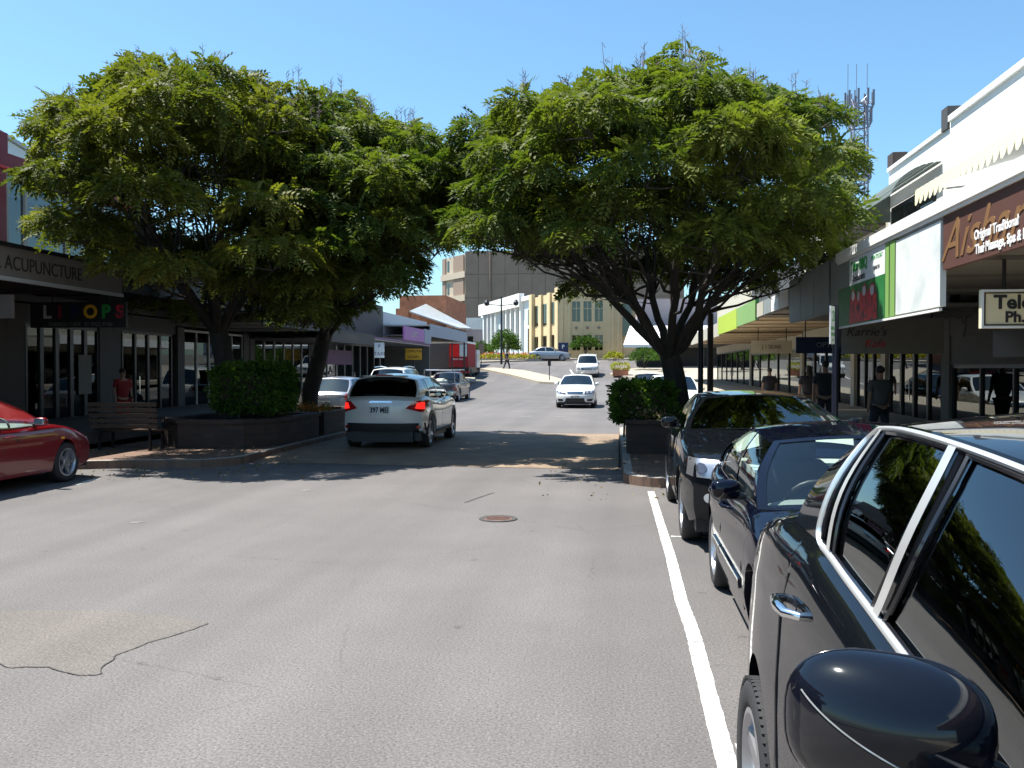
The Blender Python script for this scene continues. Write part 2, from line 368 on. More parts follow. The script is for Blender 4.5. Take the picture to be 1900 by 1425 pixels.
# ---------------------------------------------------------------- car builder
def smooth_interp(x, pts):
    xs = [p[0] for p in pts]; ys = [p[1] for p in pts]
    # monotone cubic (Fritsch-Carlson)
    n = len(xs); d = [(ys[i+1]-ys[i])/(xs[i+1]-xs[i]) for i in range(n-1)]
    m = [d[0]]+[0 if d[i-1]*d[i] <= 0 else 2*d[i-1]*d[i]/(d[i-1]+d[i]) for i in range(1, n-1)]+[d[-1]]
    if x <= xs[0]: return ys[0]
    if x >= xs[-1]: return ys[-1]
    i = max(k for k in range(n-1) if xs[k] <= x); h = xs[i+1]-xs[i]; t = (x-xs[i])/h
    return (2*t**3-3*t**2+1)*ys[i]+(t**3-2*t**2+t)*h*m[i]+(-2*t**3+3*t**2)*ys[i+1]+(t**3-t**2)*h*m[i+1]

def lerp(a, b, t): return a+(b-a)*t

class Car:
    """local frame: +y is the nose, x right, z up; s runs 0 (nose) .. L (tail)"""
    def __init__(c, name, label, cat, loc, rz, L, W, top, fa, ra, r=.32, ride=.22, ab=1.2, at=1.9, ct=3.3, cb=3.9, rail=1.33, crown=.06,
                 xt=.72, panes=((.02, .44, .02, .44), (.5, .9, .5, .93)), paint='white_paint', glass='darkglass', group=None, kf=.28, kr=.16,
                 interior=True, seats=True, spokes=5, detail=1, chrome=False, arch=.05, clad=False, tumble=.05, roofarch=.05, railm=None,
                 mirror=True, rr=.06, treads=False, wbulge=.10, bed=None, wheel_dx=0.0, flank=0, tuck=.075):
        c.__dict__.update({k: v for k, v in locals().items() if k != 'c'})
        c.root = empty(name, loc, label, cat, group, rz)
        c.body(); c.green(); c.wheels()
    def yy(c, s): return c.L/2-s
    def plan(c, s):
        f = 1-.10*max(0, 1-s/.9)**2.2; q = 1-.09*max(0, 1-(c.L-s)/1.1)**2.2
        return c.W/2*f*q
    def zt(c, s): return smooth_interp(s, c.top)
    def zlow(c, s):
        z = c.ride+.07*max(0, 1-s/.5)**2+.10*max(0, 1-(c.L-s)/.5)**2
        Ra = c.r+c.arch
        for a in (c.fa, c.ra):
            if abs(s-a) < Ra: z = max(z, c.r+math.sqrt(max(0, Ra*Ra-(s-a)**2)))
        return z
    def side(c, s, z):
        w = c.plan(s); zt = c.zt(s); zm = .58
        if z < zm: k = 1-c.tuck*((zm-z)/(zm-.15))**2*(1 if c.tuck < .1 else min(1, .25+abs(s-c.ra)/.75))
        else: k = 1-c.tumble*((z-zm)/max(.05, zt-zm))**2
        # crease low on the doors
        k += .006*math.exp(-((z-.42)/.06)**2)
        if c.flank: k += c.flank*math.exp(-((z-(zt-.19))/.035)**2)
        return w*k
    def deform(c, x, s, z):
        q = min(1, abs(x)/(c.W/2))**2.3
        y = s+c.kf*q*max(0, 1-s/1.1)**1.0-c.kr*q*max(0, 1-(c.L-s)/.9)
        return (x, c.yy(y), z)
    def body(c):
        Ra = c.r+c.arch; st = set(np.round(np.linspace(0, c.L, int(34*c.detail)+10), 4)) | {0, c.L}
        for e in (.02, .05, .09, .15, .22): st |= {e, c.L-e}
        for a in (c.fa, c.ra):
            for k in range(0, 17): st.add(round(a-Ra*math.cos(math.pi*k/16), 4))
            st |= {round(a-Ra-.002, 4), round(a+Ra+.002, 4)}
        st = sorted(x for x in st if 0 <= x <= c.L); c.st = st
        fr = [0, .07, .16, .27, .38, .5, .62, .74, .85, .93]
        rows = []
        for s in st:
            zl, zt = c.zlow(s), c.zt(s); half = []
            zs = zt-.03
            for f in fr: z = lerp(zl, zs, f); half.append((c.side(s, z), z))
            xw = half[-1][0]
            half += [(xw-.012, lerp(zl, zs, .975)), (xw-.035, zs+.012), (xw-.075, zt), (xw*.72, zt+.012), (xw*.45, zt+.022), (xw*.2, zt+.027), (0, zt+.028)]
            rows.append(half)
        n = len(rows[0]); G = []
        for s, half in zip(st, rows):
            full = [c.deform(-x, s, z) for x, z in half]+[c.deform(x, s, z) for x, z in half[-2::-1]]
            G.append(full)
        mb = MB(); m = len(G[0]); mb.v = [p for rr in G for p in rr]
        s0, s1 = c.ab+.06, c.cb-.04
        if c.bed: s0b, s1b = c.bed
        for i in range(len(G)-1):
            sm = (st[i]+st[i+1])/2
            for j in range(m-1):
                if j >= 12 and j < m-13:
                    if s0 < sm < s1: continue
                    if c.bed and s0b < sm < s1b: continue
                mb.f.append((i*m+j, i*m+j+1, (i+1)*m+j+1, (i+1)*m+j))
        # nose and tail caps with intermediate columns
        NC = 13
        for idx, flip in ((0, False), (len(G)-1, True)):
            s = st[idx]; half = rows[idx]; K = 13
            cols = []
            for k in range(NC):
                t = -math.cos(math.pi*k/(NC-1)); 
                t = (t+(2*k/(NC-1)-1))/2
                col = []
                for q, (x, z) in enumerate(half[:K]):
                    zz = z + ((.028*(1-t*t)) if q == K-1 else 0)
                    p = c.deform(x*t, s, zz); bul = .035*math.sin(math.pi*q/(K-1))*(1-t*t*t*t)
                    col.append((p[0], p[1]+(bul if idx == 0 else -bul), zz))
                cols.append(col)
            mb.grid(cols, flip=not flip)
        # lower lip folded inwards (wheel arch edge and sill)
        for sg in (-1, 1):
            A, B = [], []
            for s in st:
                z = c.zlow(s); x = c.side(s, z)
                A.append(c.deform(sg*x, s, z)); B.append(c.deform(sg*(x-.07), s, z+.006))
            mb.grid([A, B], flip=sg > 0)
        c.bodyobj = obj('body', mb, c.paint, c.root, smooth=38)
        c.bvh = BVHTree.FromPolygons([Vector(v) for v in mb.v], mb.f)
        ub = MB(); w = c.W/2-.26; wi = c.W/2-.08
        ub.box(-w, w, c.yy(c.L-.12), c.yy(.14), .17, .46)
        for a, b in ((.25, c.fa-Ra-.02), (c.fa+Ra+.02, c.ra-Ra-.02), (c.ra+Ra+.02, c.L-.22)):
            if b > a: ub.box(-wi*.95, wi*.95, c.yy(b), c.yy(a), .19, .40)
        ub.box(-w, w, c.yy(c.ab+.05), c.yy(.3), .45, .62)
        obj('underbody', ub, 'plastic', c.root)
        if c.clad:
            for sg in (-1, 1):
                A, B, D = [], [], []
                for s in st:
                    if s < .3 or s > c.L-.3: continue
                    z = c.zlow(s); A.append(c.deform(sg*(c.side(s, z)+.012), s, z)); z2 = z+.075
                    B.append(c.deform(sg*(c.side(s, z2)+.014), s, z2)); D.append(c.deform(sg*(c.side(s, z2)-.01), s, z2+.006))
                obj('wheel_arch_trim', MB().grid([A, B, D], flip=sg < 0), 'plastic', c.root, smooth=40)
    # ------------------------------------------------ greenhouse
    def B(c, u):
        s = lerp(c.ab, c.cb, u); return s, c.side(s, c.zt(s)-.03)-.055, c.zt(s)-.004
    def T(c, u):
        s = lerp(c.at, c.ct, u); z = c.rail-c.roofarch*((2*u-1)**2)*(1.0 if u > .5 else .6)
        return s, c.W/2*c.xt*(1-.05*(2*u-1)**2), z
    def Gp(c, sg, u, v, off=0, ut=None):
        b, t = c.B(u), c.T(u if ut is None else ut)
        x = lerp(b[1], t[1], v)+c.wbulge*.4*math.sin(math.pi*v)+off
        return (sg*x, c.yy(lerp(b[0], t[0], v)), lerp(b[2], t[2], v)+off*.4)
    def strip(c, sg, ub, ut, v0, v1, off=0, nu=6, nv=8):
        P = []
        for i in range(nu+1):
            a, b = lerp(ub[0], ub[1], i/nu), lerp(ut[0], ut[1], i/nu)
            row = []
            for j in range(nv+1):
                v = lerp(v0, v1, j/nv); u = lerp(a, b, v); row.append(c.Gp(sg, u, v, off))
            P.append(row)
        return P
    def screen(c, front, v0=0, v1=1, a0=-1, a1=1, off=0, n=12, m=8):
        P = []
        for j in range(m+1):
            v = lerp(v0, v1, j/m); row = []
            for i in range(n+1):
                a = lerp(a0, a1, i/n); u = 0 if front else 1
                p = c.Gp(1, u, v); bul = 1-a*a
                row.append((p[0]*a, p[1]+(.17*bul+off if front else -.10*bul-off), p[2]+.028*bul*(1-v)+c.crown*bul*v+off*.5))
            P.append(row)
        return P
    def green(c):
        R_ = c.root; pm = c.paint; d = c.detail
        # roof skin
        P = []
        nU, nA = 16, 12
        for i in range(nU+1):
            u = i/nU; s, x, z = c.T(u); row = []
            for k in range(nA+1):
                a = -1+2*k/nA; bul = 1-a*a
                y = c.yy(s)+(.17*bul*max(0, 1-u*5) - .10*bul*max(0, 1-(1-u)*5))
                row.append((x*a, y, z+c.crown*bul))
            P.append(row)
        obj('roof', MB().grid(P, flip=False), pm, R_, smooth=60)
        mb = MB()
        for sg in (-1, 1):
            prev = (0, 0)
            for (a, b, e, f) in c.panes:
                mb.grid(c.strip(sg, (prev[0], a), (prev[1], e), 0, 1), flip=sg > 0); prev = (b, f)
            mb.grid(c.strip(sg, (prev[0], 1), (prev[1], 1), 0, 1), flip=sg > 0)
            a0, e0 = c.panes[0][0], c.panes[0][2]
            for (a, b, e, f) in c.panes:
                mb.grid(c.strip(sg, (lerp(a, e, 0), b), (e, f), 1-c.rr, 1, 0), flip=sg > 0)
                mb.grid(c.strip(sg, (a, b), (e, f), 0, .025, 0), flip=sg > 0)
        for fr in (True, False):
            for q in ((0, 1, -1, -.93), (0, 1, .93, 1), (.95, 1, -1, 1), (0, .03, -1, 1)):
                mb.grid(c.screen(fr, *q), flip=not fr)
        obj('pillar', mb, pm, R_, smooth=40)
        names = ('windscreen', 'rear_window')
        for fr in (True, False):
            obj(names[0 if fr else 1], MB().grid(c.screen(fr, .02, .96, -.94, .94, -.006), flip=not fr), c.glass, R_, smooth=60)
        for sg in (-1, 1):
            for (a, b, e, f) in c.panes:
                obj('side_window', MB().grid(c.strip(sg, (a-.004, b+.004), (e-.004, f+.004), .015, 1-c.rr+.01, -.005), flip=sg > 0), c.glass, R_, smooth=60)
        if c.seats:
            zb = c.zt(c.ab+.5)
            fy = c.yy(lerp(c.ab, c.cb, .46)); ry = c.yy(lerp(c.ab, c.cb, .8))
            for sx in (-.36, .36):
                for k, y in ((0, fy), (1, ry)):
                    s_ = MB()
                    s_.add(*rbox(sx, y, zb-.16, .24, .07, .36, .06)); s_.add(*rbox(sx, y+.25, zb-.46, .25, .28, .09, .05))
                    st = obj('seat', s_, 'seat', R_, smooth=60)
                    h = MB(); h.add(*rbox(sx, y-.03, zb+.27, .13, .05, .10, .045)); obj('headrest', h, 'seat', st, smooth=60)
            d_ = MB(); ya = c.yy(c.ab)
            d_.add(*rbox(0, ya-.22, zb-.10, c.W/2-.16, .3, .12, .08)); obj('dashboard', d_, 'dash', R_, smooth=60)
            sw = MB(); pts = []
            cx, cy, cz = .36, ya-.58, zb-.07
            for k in range(25):
                t = 2*math.pi*k/24; pts.append((cx+.185*math.cos(t), cy+.06*math.sin(t), cz+.175*math.sin(t)))
            sw.tube(pts, .016, 8, cap=False)
            sw.tube([(cx-.17, cy, cz), (cx+.17, cy, cz)], .02, 6); sw.tube([(cx, cy, cz), (cx, cy-.05, cz-.17)], .02, 6)
            sw.add(*rbox(cx, cy+.01, cz, .06, .03, .05, .02))
            obj('steering_wheel', sw, 'plastic', R_, smooth=60)
        if c.mirror:
            for sg in (-1, 1):
                s = c.ab+.38; x = c.side(s, c.zt(s)-.05); z = c.zt(s)+.02; y = c.yy(s)
                mm = MB(); mm.add(*rbox(sg*(x+.075), y, z+.045, .09, .06, .062, e=.65)); 
                mo = obj('wing_mirror', mm, pm, R_, smooth=60)
                a = MB(); a.add(*rbox(sg*(x+.01), y, z+.005, .06, .035, .022, .015)); obj('mirror_arm', a, 'plastic', mo, smooth=60)
                gl = MB(); gl.add(*rbox(sg*(x+.075), y-.056, z+.045, .075, .006, .048, .004)); obj('mirror_glass', gl, 'chrome', mo)
    # ------------------------------------------------ decals projected on the body
    def decal(c, name, q, axis, m, off=.006, n=8, k=4, parent=None, round_=0, dep=.02, label=None, tgt=None):
        """q: 4 corners (a,b) counter-clockwise seen from outside; axis 'f','b' -> (x,z); 'l','r' -> (s,z)"""
        tgt = tgt or c.bvh; P = []
        cen = (sum(p[0] for p in q)/4, sum(p[1] for p in q)/4)
        for j in range(k+1):
            row = []
            for i in range(n+1):
                a, b = i/n, j/k
                if round_:
                    U, Vv = 2*a-1, 2*b-1
                    U2 = U*math.sqrt(1-Vv*Vv/2*round_); V2 = Vv*math.sqrt(1-U*U/2*round_); a, b = (U2+1)/2, (V2+1)/2
                x = lerp(lerp(q[0][0], q[1][0], a), lerp(q[3][0], q[2][0], a), b)
                z = lerp(lerp(q[0][1], q[1][1], a), lerp(q[3][1], q[2][1], a), b)
                if axis in 'fb':
                    o_ = Vector((x, 9 if axis == 'f' else -9, z)); dr = Vector((0, -1 if axis == 'f' else 1, 0))
                else:
                    o_ = Vector((9 if axis == 'r' else -9, c.yy(x), z)); dr = Vector((-1 if axis == 'r' else 1, 0, 0))
                h = tgt.ray_cast(o_, dr)
                if h[0] is None:
                    o2 = Vector((x, c.L/2-.2 if axis == 'f' else -c.L/2+.2, z)) if axis in 'fb' else Vector((c.W/2*(1 if axis == 'r' else -1), c.yy(x), z))
                    h = tgt.find_nearest(o2)
                nn = h[1]; nn = -nn if nn.dot(dr) > 0 else nn
                row.append((h[0]+nn*off, nn))
            P.append(row)
        mb = MB(); flip = axis in 'br'
        front = [[p for p, _ in r] for r in P]; mb.grid(front, flip=(axis == 'f' or axis == 'l'))
        edge = P[0]+[r[-1] for r in P[1:]]+P[-1][-2::-1]+[r[0] for r in P[-2:0:-1]]
        mb.grid([[p for p, _ in edge], [p-nn*dep for p, nn in edge]], wrap=True)
        return obj(name, mb, m, parent or c.root, smooth=50, label=label)
    def seam(c, pts, axis='l', wd=.006, m='ink'):
        """dark shut line following (s,z) points"""
        P = []
        for s, z in pts:
            x = c.side(s, z)+.0015; P.append((x if axis == 'r' else -x, c.yy(s), z))
        mb = MB(); mb.tube([Vector(p) for p in P], wd/2, 5); return obj('door_seam', mb, 'plastic', c.root, smooth=60)
    def handle(c, s, z, axis='l', m=None, ln=.11, thick=.014):
        sg = 1 if axis == 'r' else -1; mb = MB(); x = c.side(s, z)
        pts = [(sg*(x-.01), c.yy(s-ln), z), (sg*(x+.03), c.yy(s-ln*.75), z+.004), (sg*(x+.038), c.yy(s), z+.006), (sg*(x+.03), c.yy(s+ln*.75), z+.004), (sg*(x-.01), c.yy(s+ln), z)]
        mb.tube(pts, [thick*.8, thick, thick*1.1, thick, thick*.8], 8)
        h = obj('door_handle', mb, m or c.paint, c.root, smooth=60)
        return h
    def wheels(c):
        r = c.r; rim_r = r*.68; wd = .2
        for sg in (-1, 1):
            for a in (c.fa, c.ra):
                x = sg*(c.W/2-.125+c.wheel_dx); y = c.yy(a)
                wt = MB()
                h = wd/2
                prof = [(rim_r, -h*.8), (rim_r+.02, -h*.95), (r-.035, -h), (r-.01, -h*.86), (r, -h*.6)]
                if c.treads:
                    for q in (-.35, 0, .35): prof += [(r, (q-.07)*wd), (r-.008, (q-.06)*wd), (r-.008, (q+.06)*wd), (r, (q+.07)*wd)]
                prof += [(r, h*.6), (r-.01, h*.86), (r-.035, h), (rim_r+.02, h*.95), (rim_r, h*.8)]
                wt.lathe(prof, 'x', 48 if c.treads else 32)
                W_ = obj('wheel', wt, 'rubber', c.root, smooth=40); W_.location = (x, y, r)
                if c.treads and a == c.ra and sg == c.treads:
                    tb = MB()
                    for k in range(72):
                        t = 2*math.pi*k/72; tt = Matrix.Rotation(t, 4, 'X')
                        for x0, x1 in ((-h*.93, -h*.38), (-h*.30, h*.30), (h*.38, h*.93)):
                            b_ = MB().box(x0, x1, -.0098, .0098, r-.01, r+.006-.006*(1 if x0 != -h*.30 else 0))
                            tb.add([tt @ Vector(v) for v in b_.v], b_.f)
                    obj('tread_block', tb, 'rubber', W_, kind='stuff')
                rm = MB()
                rm.lathe([(rim_r+.006, sg*h*.9), (rim_r-.012, sg*h*.92), (rim_r-.03, sg*h*.6), (rim_r-.035, -sg*h*.6)], 'x', 32)
                ns = c.spokes
                for k in range(ns):
                    t = 2*math.pi*k/ns; ca, sa = math.cos(t), math.sin(t); 
                    w0, w1 = .034, .022
                    tx, tz = -sa, ca
                    vs = []
                    for rr_, ww, dx in ((.03, w0, .62), (rim_r-.02, w1, .78)):
                        for q1, q2 in ((-1, 0), (1, 0), (1, 1), (-1, 1)):
                            vs.append((sg*(h*dx-(.03 if q2 else 0)), rr_*ca+tx*ww*q1, rr_*sa+tz*ww*q1))
                    rm.add(vs, [(0, 1, 5, 4), (1, 2, 6, 5), (2, 3, 7, 6), (3, 0, 4, 7), (4, 5, 6, 7)])
                rm.lathe([(.0, sg*h*.72), (.045, sg*h*.70), (.055, sg*h*.6), (.055, sg*h*.3)], 'x', 16)
                obj('rim', rm, 'alloy', W_, smooth=40)
                dk = MB(); dk.lathe([(0, sg*h*.25), (rim_r-.034, sg*h*.25)], 'x', 24); obj('brake_disc', dk, 'lamp_dark', W_)
    def plateobj(c, s_txt, x, z, front=True, wdt=.37, hgt=.12, mt='plate'):
        ax = 'f' if front else 'b'
        q = [(x-wdt/2, z-hgt/2), (x+wdt/2, z-hgt/2), (x+wdt/2, z+hgt/2), (x-wdt/2, z+hgt/2)]
        p = c.decal('number_plate', q, ax, mt, .012, 4, 2)
        ys = [v.co.y for v in p.data.vertices]; yv = (max(ys)+.004) if front else (min(ys)-.004)
        sx = -1 if front else 1
        rot = rotm((sx, 0, 0), (0, 0, 1))
        t = text('plate_lettering', s_txt, hgt*.95, 'ink', (x, yv, z-.005), rot, None, depth=.002, sx=.78, bold=.004, world=False); t.parent = p
        return p

def rbox(cx, cy, cz, hx, hy, hz, r=.03, n=8, e=.45):
    """rounded box as a superellipsoid"""
    vs, fs = [], []; N, Mm = 16, 9
    def sp(a, p): return math.copysign(abs(a)**p, a)
    for i in range(Mm):
        ph = -math.pi/2+math.pi*i/(Mm-1)
        for j in range(N):
            th = 2*math.pi*j/N
            vs.append((cx+hx*sp(math.cos(ph), e)*sp(math.cos(th), e), cy+hy*sp(math.cos(ph), e)*sp(math.sin(th), e), cz+hz*sp(math.sin(ph), e)))
    for i in range(Mm-1):
        for j in range(N): fs.append((i*N+j, i*N+(j+1) % N, (i+1)*N+(j+1) % N, (i+1)*N+j))
    return vs, fs

def orient_glass(root, zc=.8):
    for o in root.children_recursive:
        if o.type == 'MESH' and o.data.materials and o.data.materials[0].name in ('car_glass', 'tinted_car_glass', 'dark_window_glass') and ('window' in o.name or 'screen' in o.name):
            me = o.data; s = 0
            for p in me.polygons: s += p.normal.dot(p.center-Vector((0, 0, zc)))*p.area
            if s < 0: me.flip_normals()
            me.update()

# ================================================================ SETTING: ground, roads, pavements
def sheet(name, x0, x1, y0, y1, m, dz=0, nx=2, parent=None, kind='structure', step=None):
    ys = [y0]+[a for a, b in GY if y0 < a < y1]+[y1]
    P = [[(lerp(x0, x1, i/nx), y, g(y)+dz) for i in range(nx+1)] for y in ys]
    return obj(name, MB().grid(P, flip=True), m, parent, kind=kind)
sheet('ground', -900, 900, -60, 1500, 'ground', -.02)
sheet('road', -10.2, 2.65, -40, 62, 'asphalt', 0)
# the road fans out into the crossing beyond
rv = MB().grid([[(-10.2, 62, g(62)), (2.65, 62, g(62))], [(-10.2, 68, g(68)), (1.0, 68, g(68))], [(-16, 76, g(76)), (8, 76, g(76))], [(-30, 86, g(86)), (12, 86, g(86))], [(-34, 96, g(96)), (14, 96, g(96))], [(-60, 150, 4.1), (20, 150, 4.1)]], flip=True)
obj('crossroad', rv, 'asphalt', kind='structure')
# pavements with kerbs (closed outlines, 0.13 m high)
def slab(name, pts, m, h=.13, kerb=True, base=0, kw=.15):
    """raised paving with a separate kerb stone along its outline"""
    mb = MB(); n = len(pts); top = [(x, y, g(y)+h+base) for x, y in pts]; bot = [(x, y, g(y)-.1) for x, y in pts]
    mb.add(top+bot, [tuple(range(n))]+[(i, i+n, (i+1) % n+n, (i+1) % n) for i in range(n)])
    o = obj(name, mb, m, kind='structure')
    return o
def kerb(pts, name='kerb', wd=.15, h=.132, side=1):
    mb = MB(); P = [Vector((x, y, 0)) for x, y in pts]; rows = []
    for i, p in enumerate(P):
        d = (P[min(i+1, len(P)-1)]-P[max(i-1, 0)]).normalized(); nrm = Vector((-d.y, d.x, 0))*side
        z = g(p.y)
        rows.append([(p.x, p.y, z-.05), (p.x+nrm.x*.02, p.y+nrm.y*.02, z+h+.004), (p.x+nrm.x*wd, p.y+nrm.y*wd, z+h+.006)])
    obj(name, mb.grid(rows, flip=side < 0), 'kerb', kind='structure')
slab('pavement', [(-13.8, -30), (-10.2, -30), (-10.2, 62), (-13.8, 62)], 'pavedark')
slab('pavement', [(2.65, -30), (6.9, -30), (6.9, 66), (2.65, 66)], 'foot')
def arc(cx, cy, r, a0, a1, n=6): return [(cx+r*math.cos(R(lerp(a0, a1, i/n))), cy+r*math.sin(R(lerp(a0, a1, i/n)))) for i in range(n+1)]
bl = [(-10.2, 13.6)]+[(-9.6, 13.75), (-8.8, 14.1)]+[(-7.9, 14.35)]+arc(-7.6, 15.3, .95, -70, 0, 5)+[(-6.68, 20.2)]+arc(-7.6, 22.4, .9, 0, 80, 5)+[(-8.8, 23.9), (-10.2, 24.6)]
slab('pavement', bl, 'paving', .134); kerb(bl, side=1)
br = [(2.65, 12.7), (1.6, 12.75)]+[(.9, 12.85)]+arc(.75, 13.5, .7, -100, -180, 5)+[(-.02, 22.5)]+arc(.9, 23.6, .92, 180, 100, 5)+[(2.65, 25.2)]
slab('pavement', br, 'paving', .134); kerb(br, side=-1)
kerb([(-10.2, -30), (-10.2, 13.6)]); kerb([(-10.2, 24.6), (-10.2, 42), (-10.2, 50), (-10.2, 62)])
kerb([(2.65, -30), (2.65, 12.7)], side=-1); kerb([(2.65, 25.2), (2.65, 42), (2.65, 50), (2.65, 66)], side=-1)
# raised clay threshold across the road
obj('crossing_paving', MB().grid([[(-6.66, 15.4, .006), (-.02, 15.0, .006)], [(-6.66, 16.6, .05), (-.02, 16.2, .05)], [(-6.66, 21.8, .05), (-.02, 21.8, .05)], [(-6.66, 23.2, .006), (-.02, 23.2, .006)]], flip=True), 'thresh', kind='structure')
# painted lines, with hand-worn edges
def ribbon(name, pts, wd, m, z=.004, jit=.005, seed=1, kind='structure'):
    q = random.Random(seed); rows = []; pts2 = []
    for a, b in zip(pts, pts[1:]):
        n = max(2, int(math.dist(a, b)/.05))
        for i in range(n): pts2.append((lerp(a[0], b[0], i/n), lerp(a[1], b[1], i/n)))
    pts2.append(pts[-1])
    for i, p in enumerate(pts2):
        d = Vector((pts2[min(i+1, len(pts2)-1)][0]-pts2[max(i-1, 0)][0], pts2[min(i+1, len(pts2)-1)][1]-pts2[max(i-1, 0)][1], 0)).normalized(); nn = Vector((-d.y, d.x, 0))
        a, b = wd/2+q.uniform(-jit, jit)*.5, wd/2+q.uniform(-jit, jit)*.5
        rows.append([(p[0]-nn.x*a, p[1]-nn.y*a, g(p[1])+z), (p[0]+nn.x*b, p[1]+nn.y*b, g(p[1])+z)])
    return obj(name, MB().grid(rows), m, kind=kind)
ribbon('road_marking', [(.47, 1.5), (.46, 4.0), (.47, 5.8), (.45, 6.6), (.46, 8.0), (.43, 12.4)], .092, 'line', seed=4)
ribbon('road_marking', [(.52, 9.1), (1.5, 9.1), (2.55, 9.1)], .06, 'line', .004, seed=5)
ribbon('road_marking', [(.52, 4.05), (.7, 4.05), (2.55, 4.05)], .07, 'line', .004, seed=6)
ribbon('road_marking', [(-8.02, 12.9), (-7.9, 12.1)], .09, 'line', seed=7)
for i, (x0, y0, x1, y1, wd) in enumerate([(-4.4, 11.9, -4.3, 12.0, .04), (-5.35, 9.2, -5.22, 9.24, .04), (-3.5, 31.5, -3.1, 31.5, .14), (-2.3, 31.5, -1.9, 31.5, .14)]):
    ribbon('road_marking', [(x0, y0), (x1, y1)], wd, 'faint', .0045, .02, seed=20+i)
ribbon('road_marking', [(-2.5, 55), (-3.2, 66), (-4.2, 76)], .13, 'line', .01, .01, seed=31)
# repair patch with its crack
pp = [(-2.7, 5.62), (-2.86, 5.25), (-2.95, 4.98), (-2.93, 4.78), (-2.86, 4.6), (-3.02, 4.57), (-3.2, 4.68), (-3.42, 4.64), (-3.6, 4.72), (-4.0, 4.55), (-4.6, 4.7), (-4.9, 5.4), (-4.3, 5.75), (-3.6, 5.83), (-3.1, 5.78)]
qr = random.Random(3); pq = []
for i, a in enumerate(pp):
    b_ = pp[(i+1) % len(pp)]
    for k in range(7):
        t = k/7; pq.append((lerp(a[0], b_[0], t)+qr.gauss(0, .012)*(k > 0), lerp(a[1], b_[1], t)+qr.gauss(0, .012)*(k > 0)))
pp = pq; pp = [((pp[i-1][0]+2*pp[i][0]+pp[(i+1) % len(pp)][0])/4, (pp[i-1][1]+2*pp[i][1]+pp[(i+1) % len(pp)][1])/4) for i in range(len(pp))]
obj('road_patch', MB().add([(x, y, .002) for x, y in pp], [tuple(range(len(pp)))[::-1]]), 'patch', kind='structure')
ribbon('tar_seam', pp[:64], .007, 'tar', .006, .004, seed=9)
ribbon('tar_seam', [(-1.95, 11.1), (-1.75, 11.9), (-1.7, 12.0)], .03, 'tar', .004, .01, seed=10)
mh = empty('manhole_cover', (-1.36, 9.93, .0), 'rusty round manhole cover set in the asphalt in front of the tree shadow', 'manhole')
mm = MB(); mm.lathe([(0, .009), (.16, .009), (.161, .004)], 'z', 28); obj('cover', mm, 'rust', mh)
mm = MB(); mm.lathe([(.165, .005), (.166, .011), (.215, .011), (.218, .001)], 'z', 28); obj('ring', mm, 'tar', mh)
for i in range(5):
    y = -.1+.05*i; hw = math.sqrt(.15**2-y*y)-.01
    obj('ridge', MB().box(-hw, hw, y-.008, y+.008, .008, .014), 'rust', mh)
# traffic island and far pavements of the junction
def far_slab(name, pts, m, h=.14): return slab(name, pts, m, h)
far_slab('traffic_island', [(-5.6, 62), (-4.3, 61), (-4.0, 64), (-5.4, 68.5), (-8.0, 74), (-11, 77), (-12, 76), (-8.8, 70)], 'foot')
far_slab('pavement', [(6.9, 66), (1.2, 66.2), (-.8, 70), (-.2, 74), (1.5, 76.5), (7, 79), (30, 82), (30, 66)], 'foot')
far_slab('pavement', [(-30, 84), (-14, 86), (-7, 90.5), (-5.5, 92.5), (3, 92.6), (14, 92), (14, 101), (-10, 101), (-40, 130)], 'foot')
far_slab('pavement', [(-13.8, 62), (-10.2, 62), (-10.8, 66), (-14, 69.5), (-30, 73), (-30, 62)], 'foot')

# ================================================================ CARS
# (black crossover right beside the camera)
def near_car():
    c = Car('parked_car', 'black car with chrome window surround parked closest, its mirror filling the lower right corner', 'car', (0, 0, 0), 0,
            L=3.95, W=1.88, top=[(0, .66), (.08, .80), (.5, .93), (1.0, 1.05), (1.4, 1.11), (1.9, 1.165), (2.3, 1.205), (2.62, 1.235), (3.0, 1.235), (3.5, 1.17), (3.85, 1.08), (3.95, .97)],
            fa=.70, ra=3.16, r=.335, ride=.26, ab=1.0, at=1.80, ct=2.80, cb=2.98, rail=1.565, crown=.05, xt=.745,
            panes=((.05, .53, -.02, .215), (.565, .750, .285, .715), (.772, .815, .75, .80)), paint='black_paint', glass='tint', spokes=7, detail=2, arch=.085, roofarch=.05, wheel_dx=.035, tuck=.13,
            treads=1, wbulge=.09, mirror=False, tumble=.055, rr=.05, flank=.006)
    c.root.location = (.435+.94, -.17+3.95/2, 0); c.root.rotation_euler = (0, 0, math.pi)
    return c
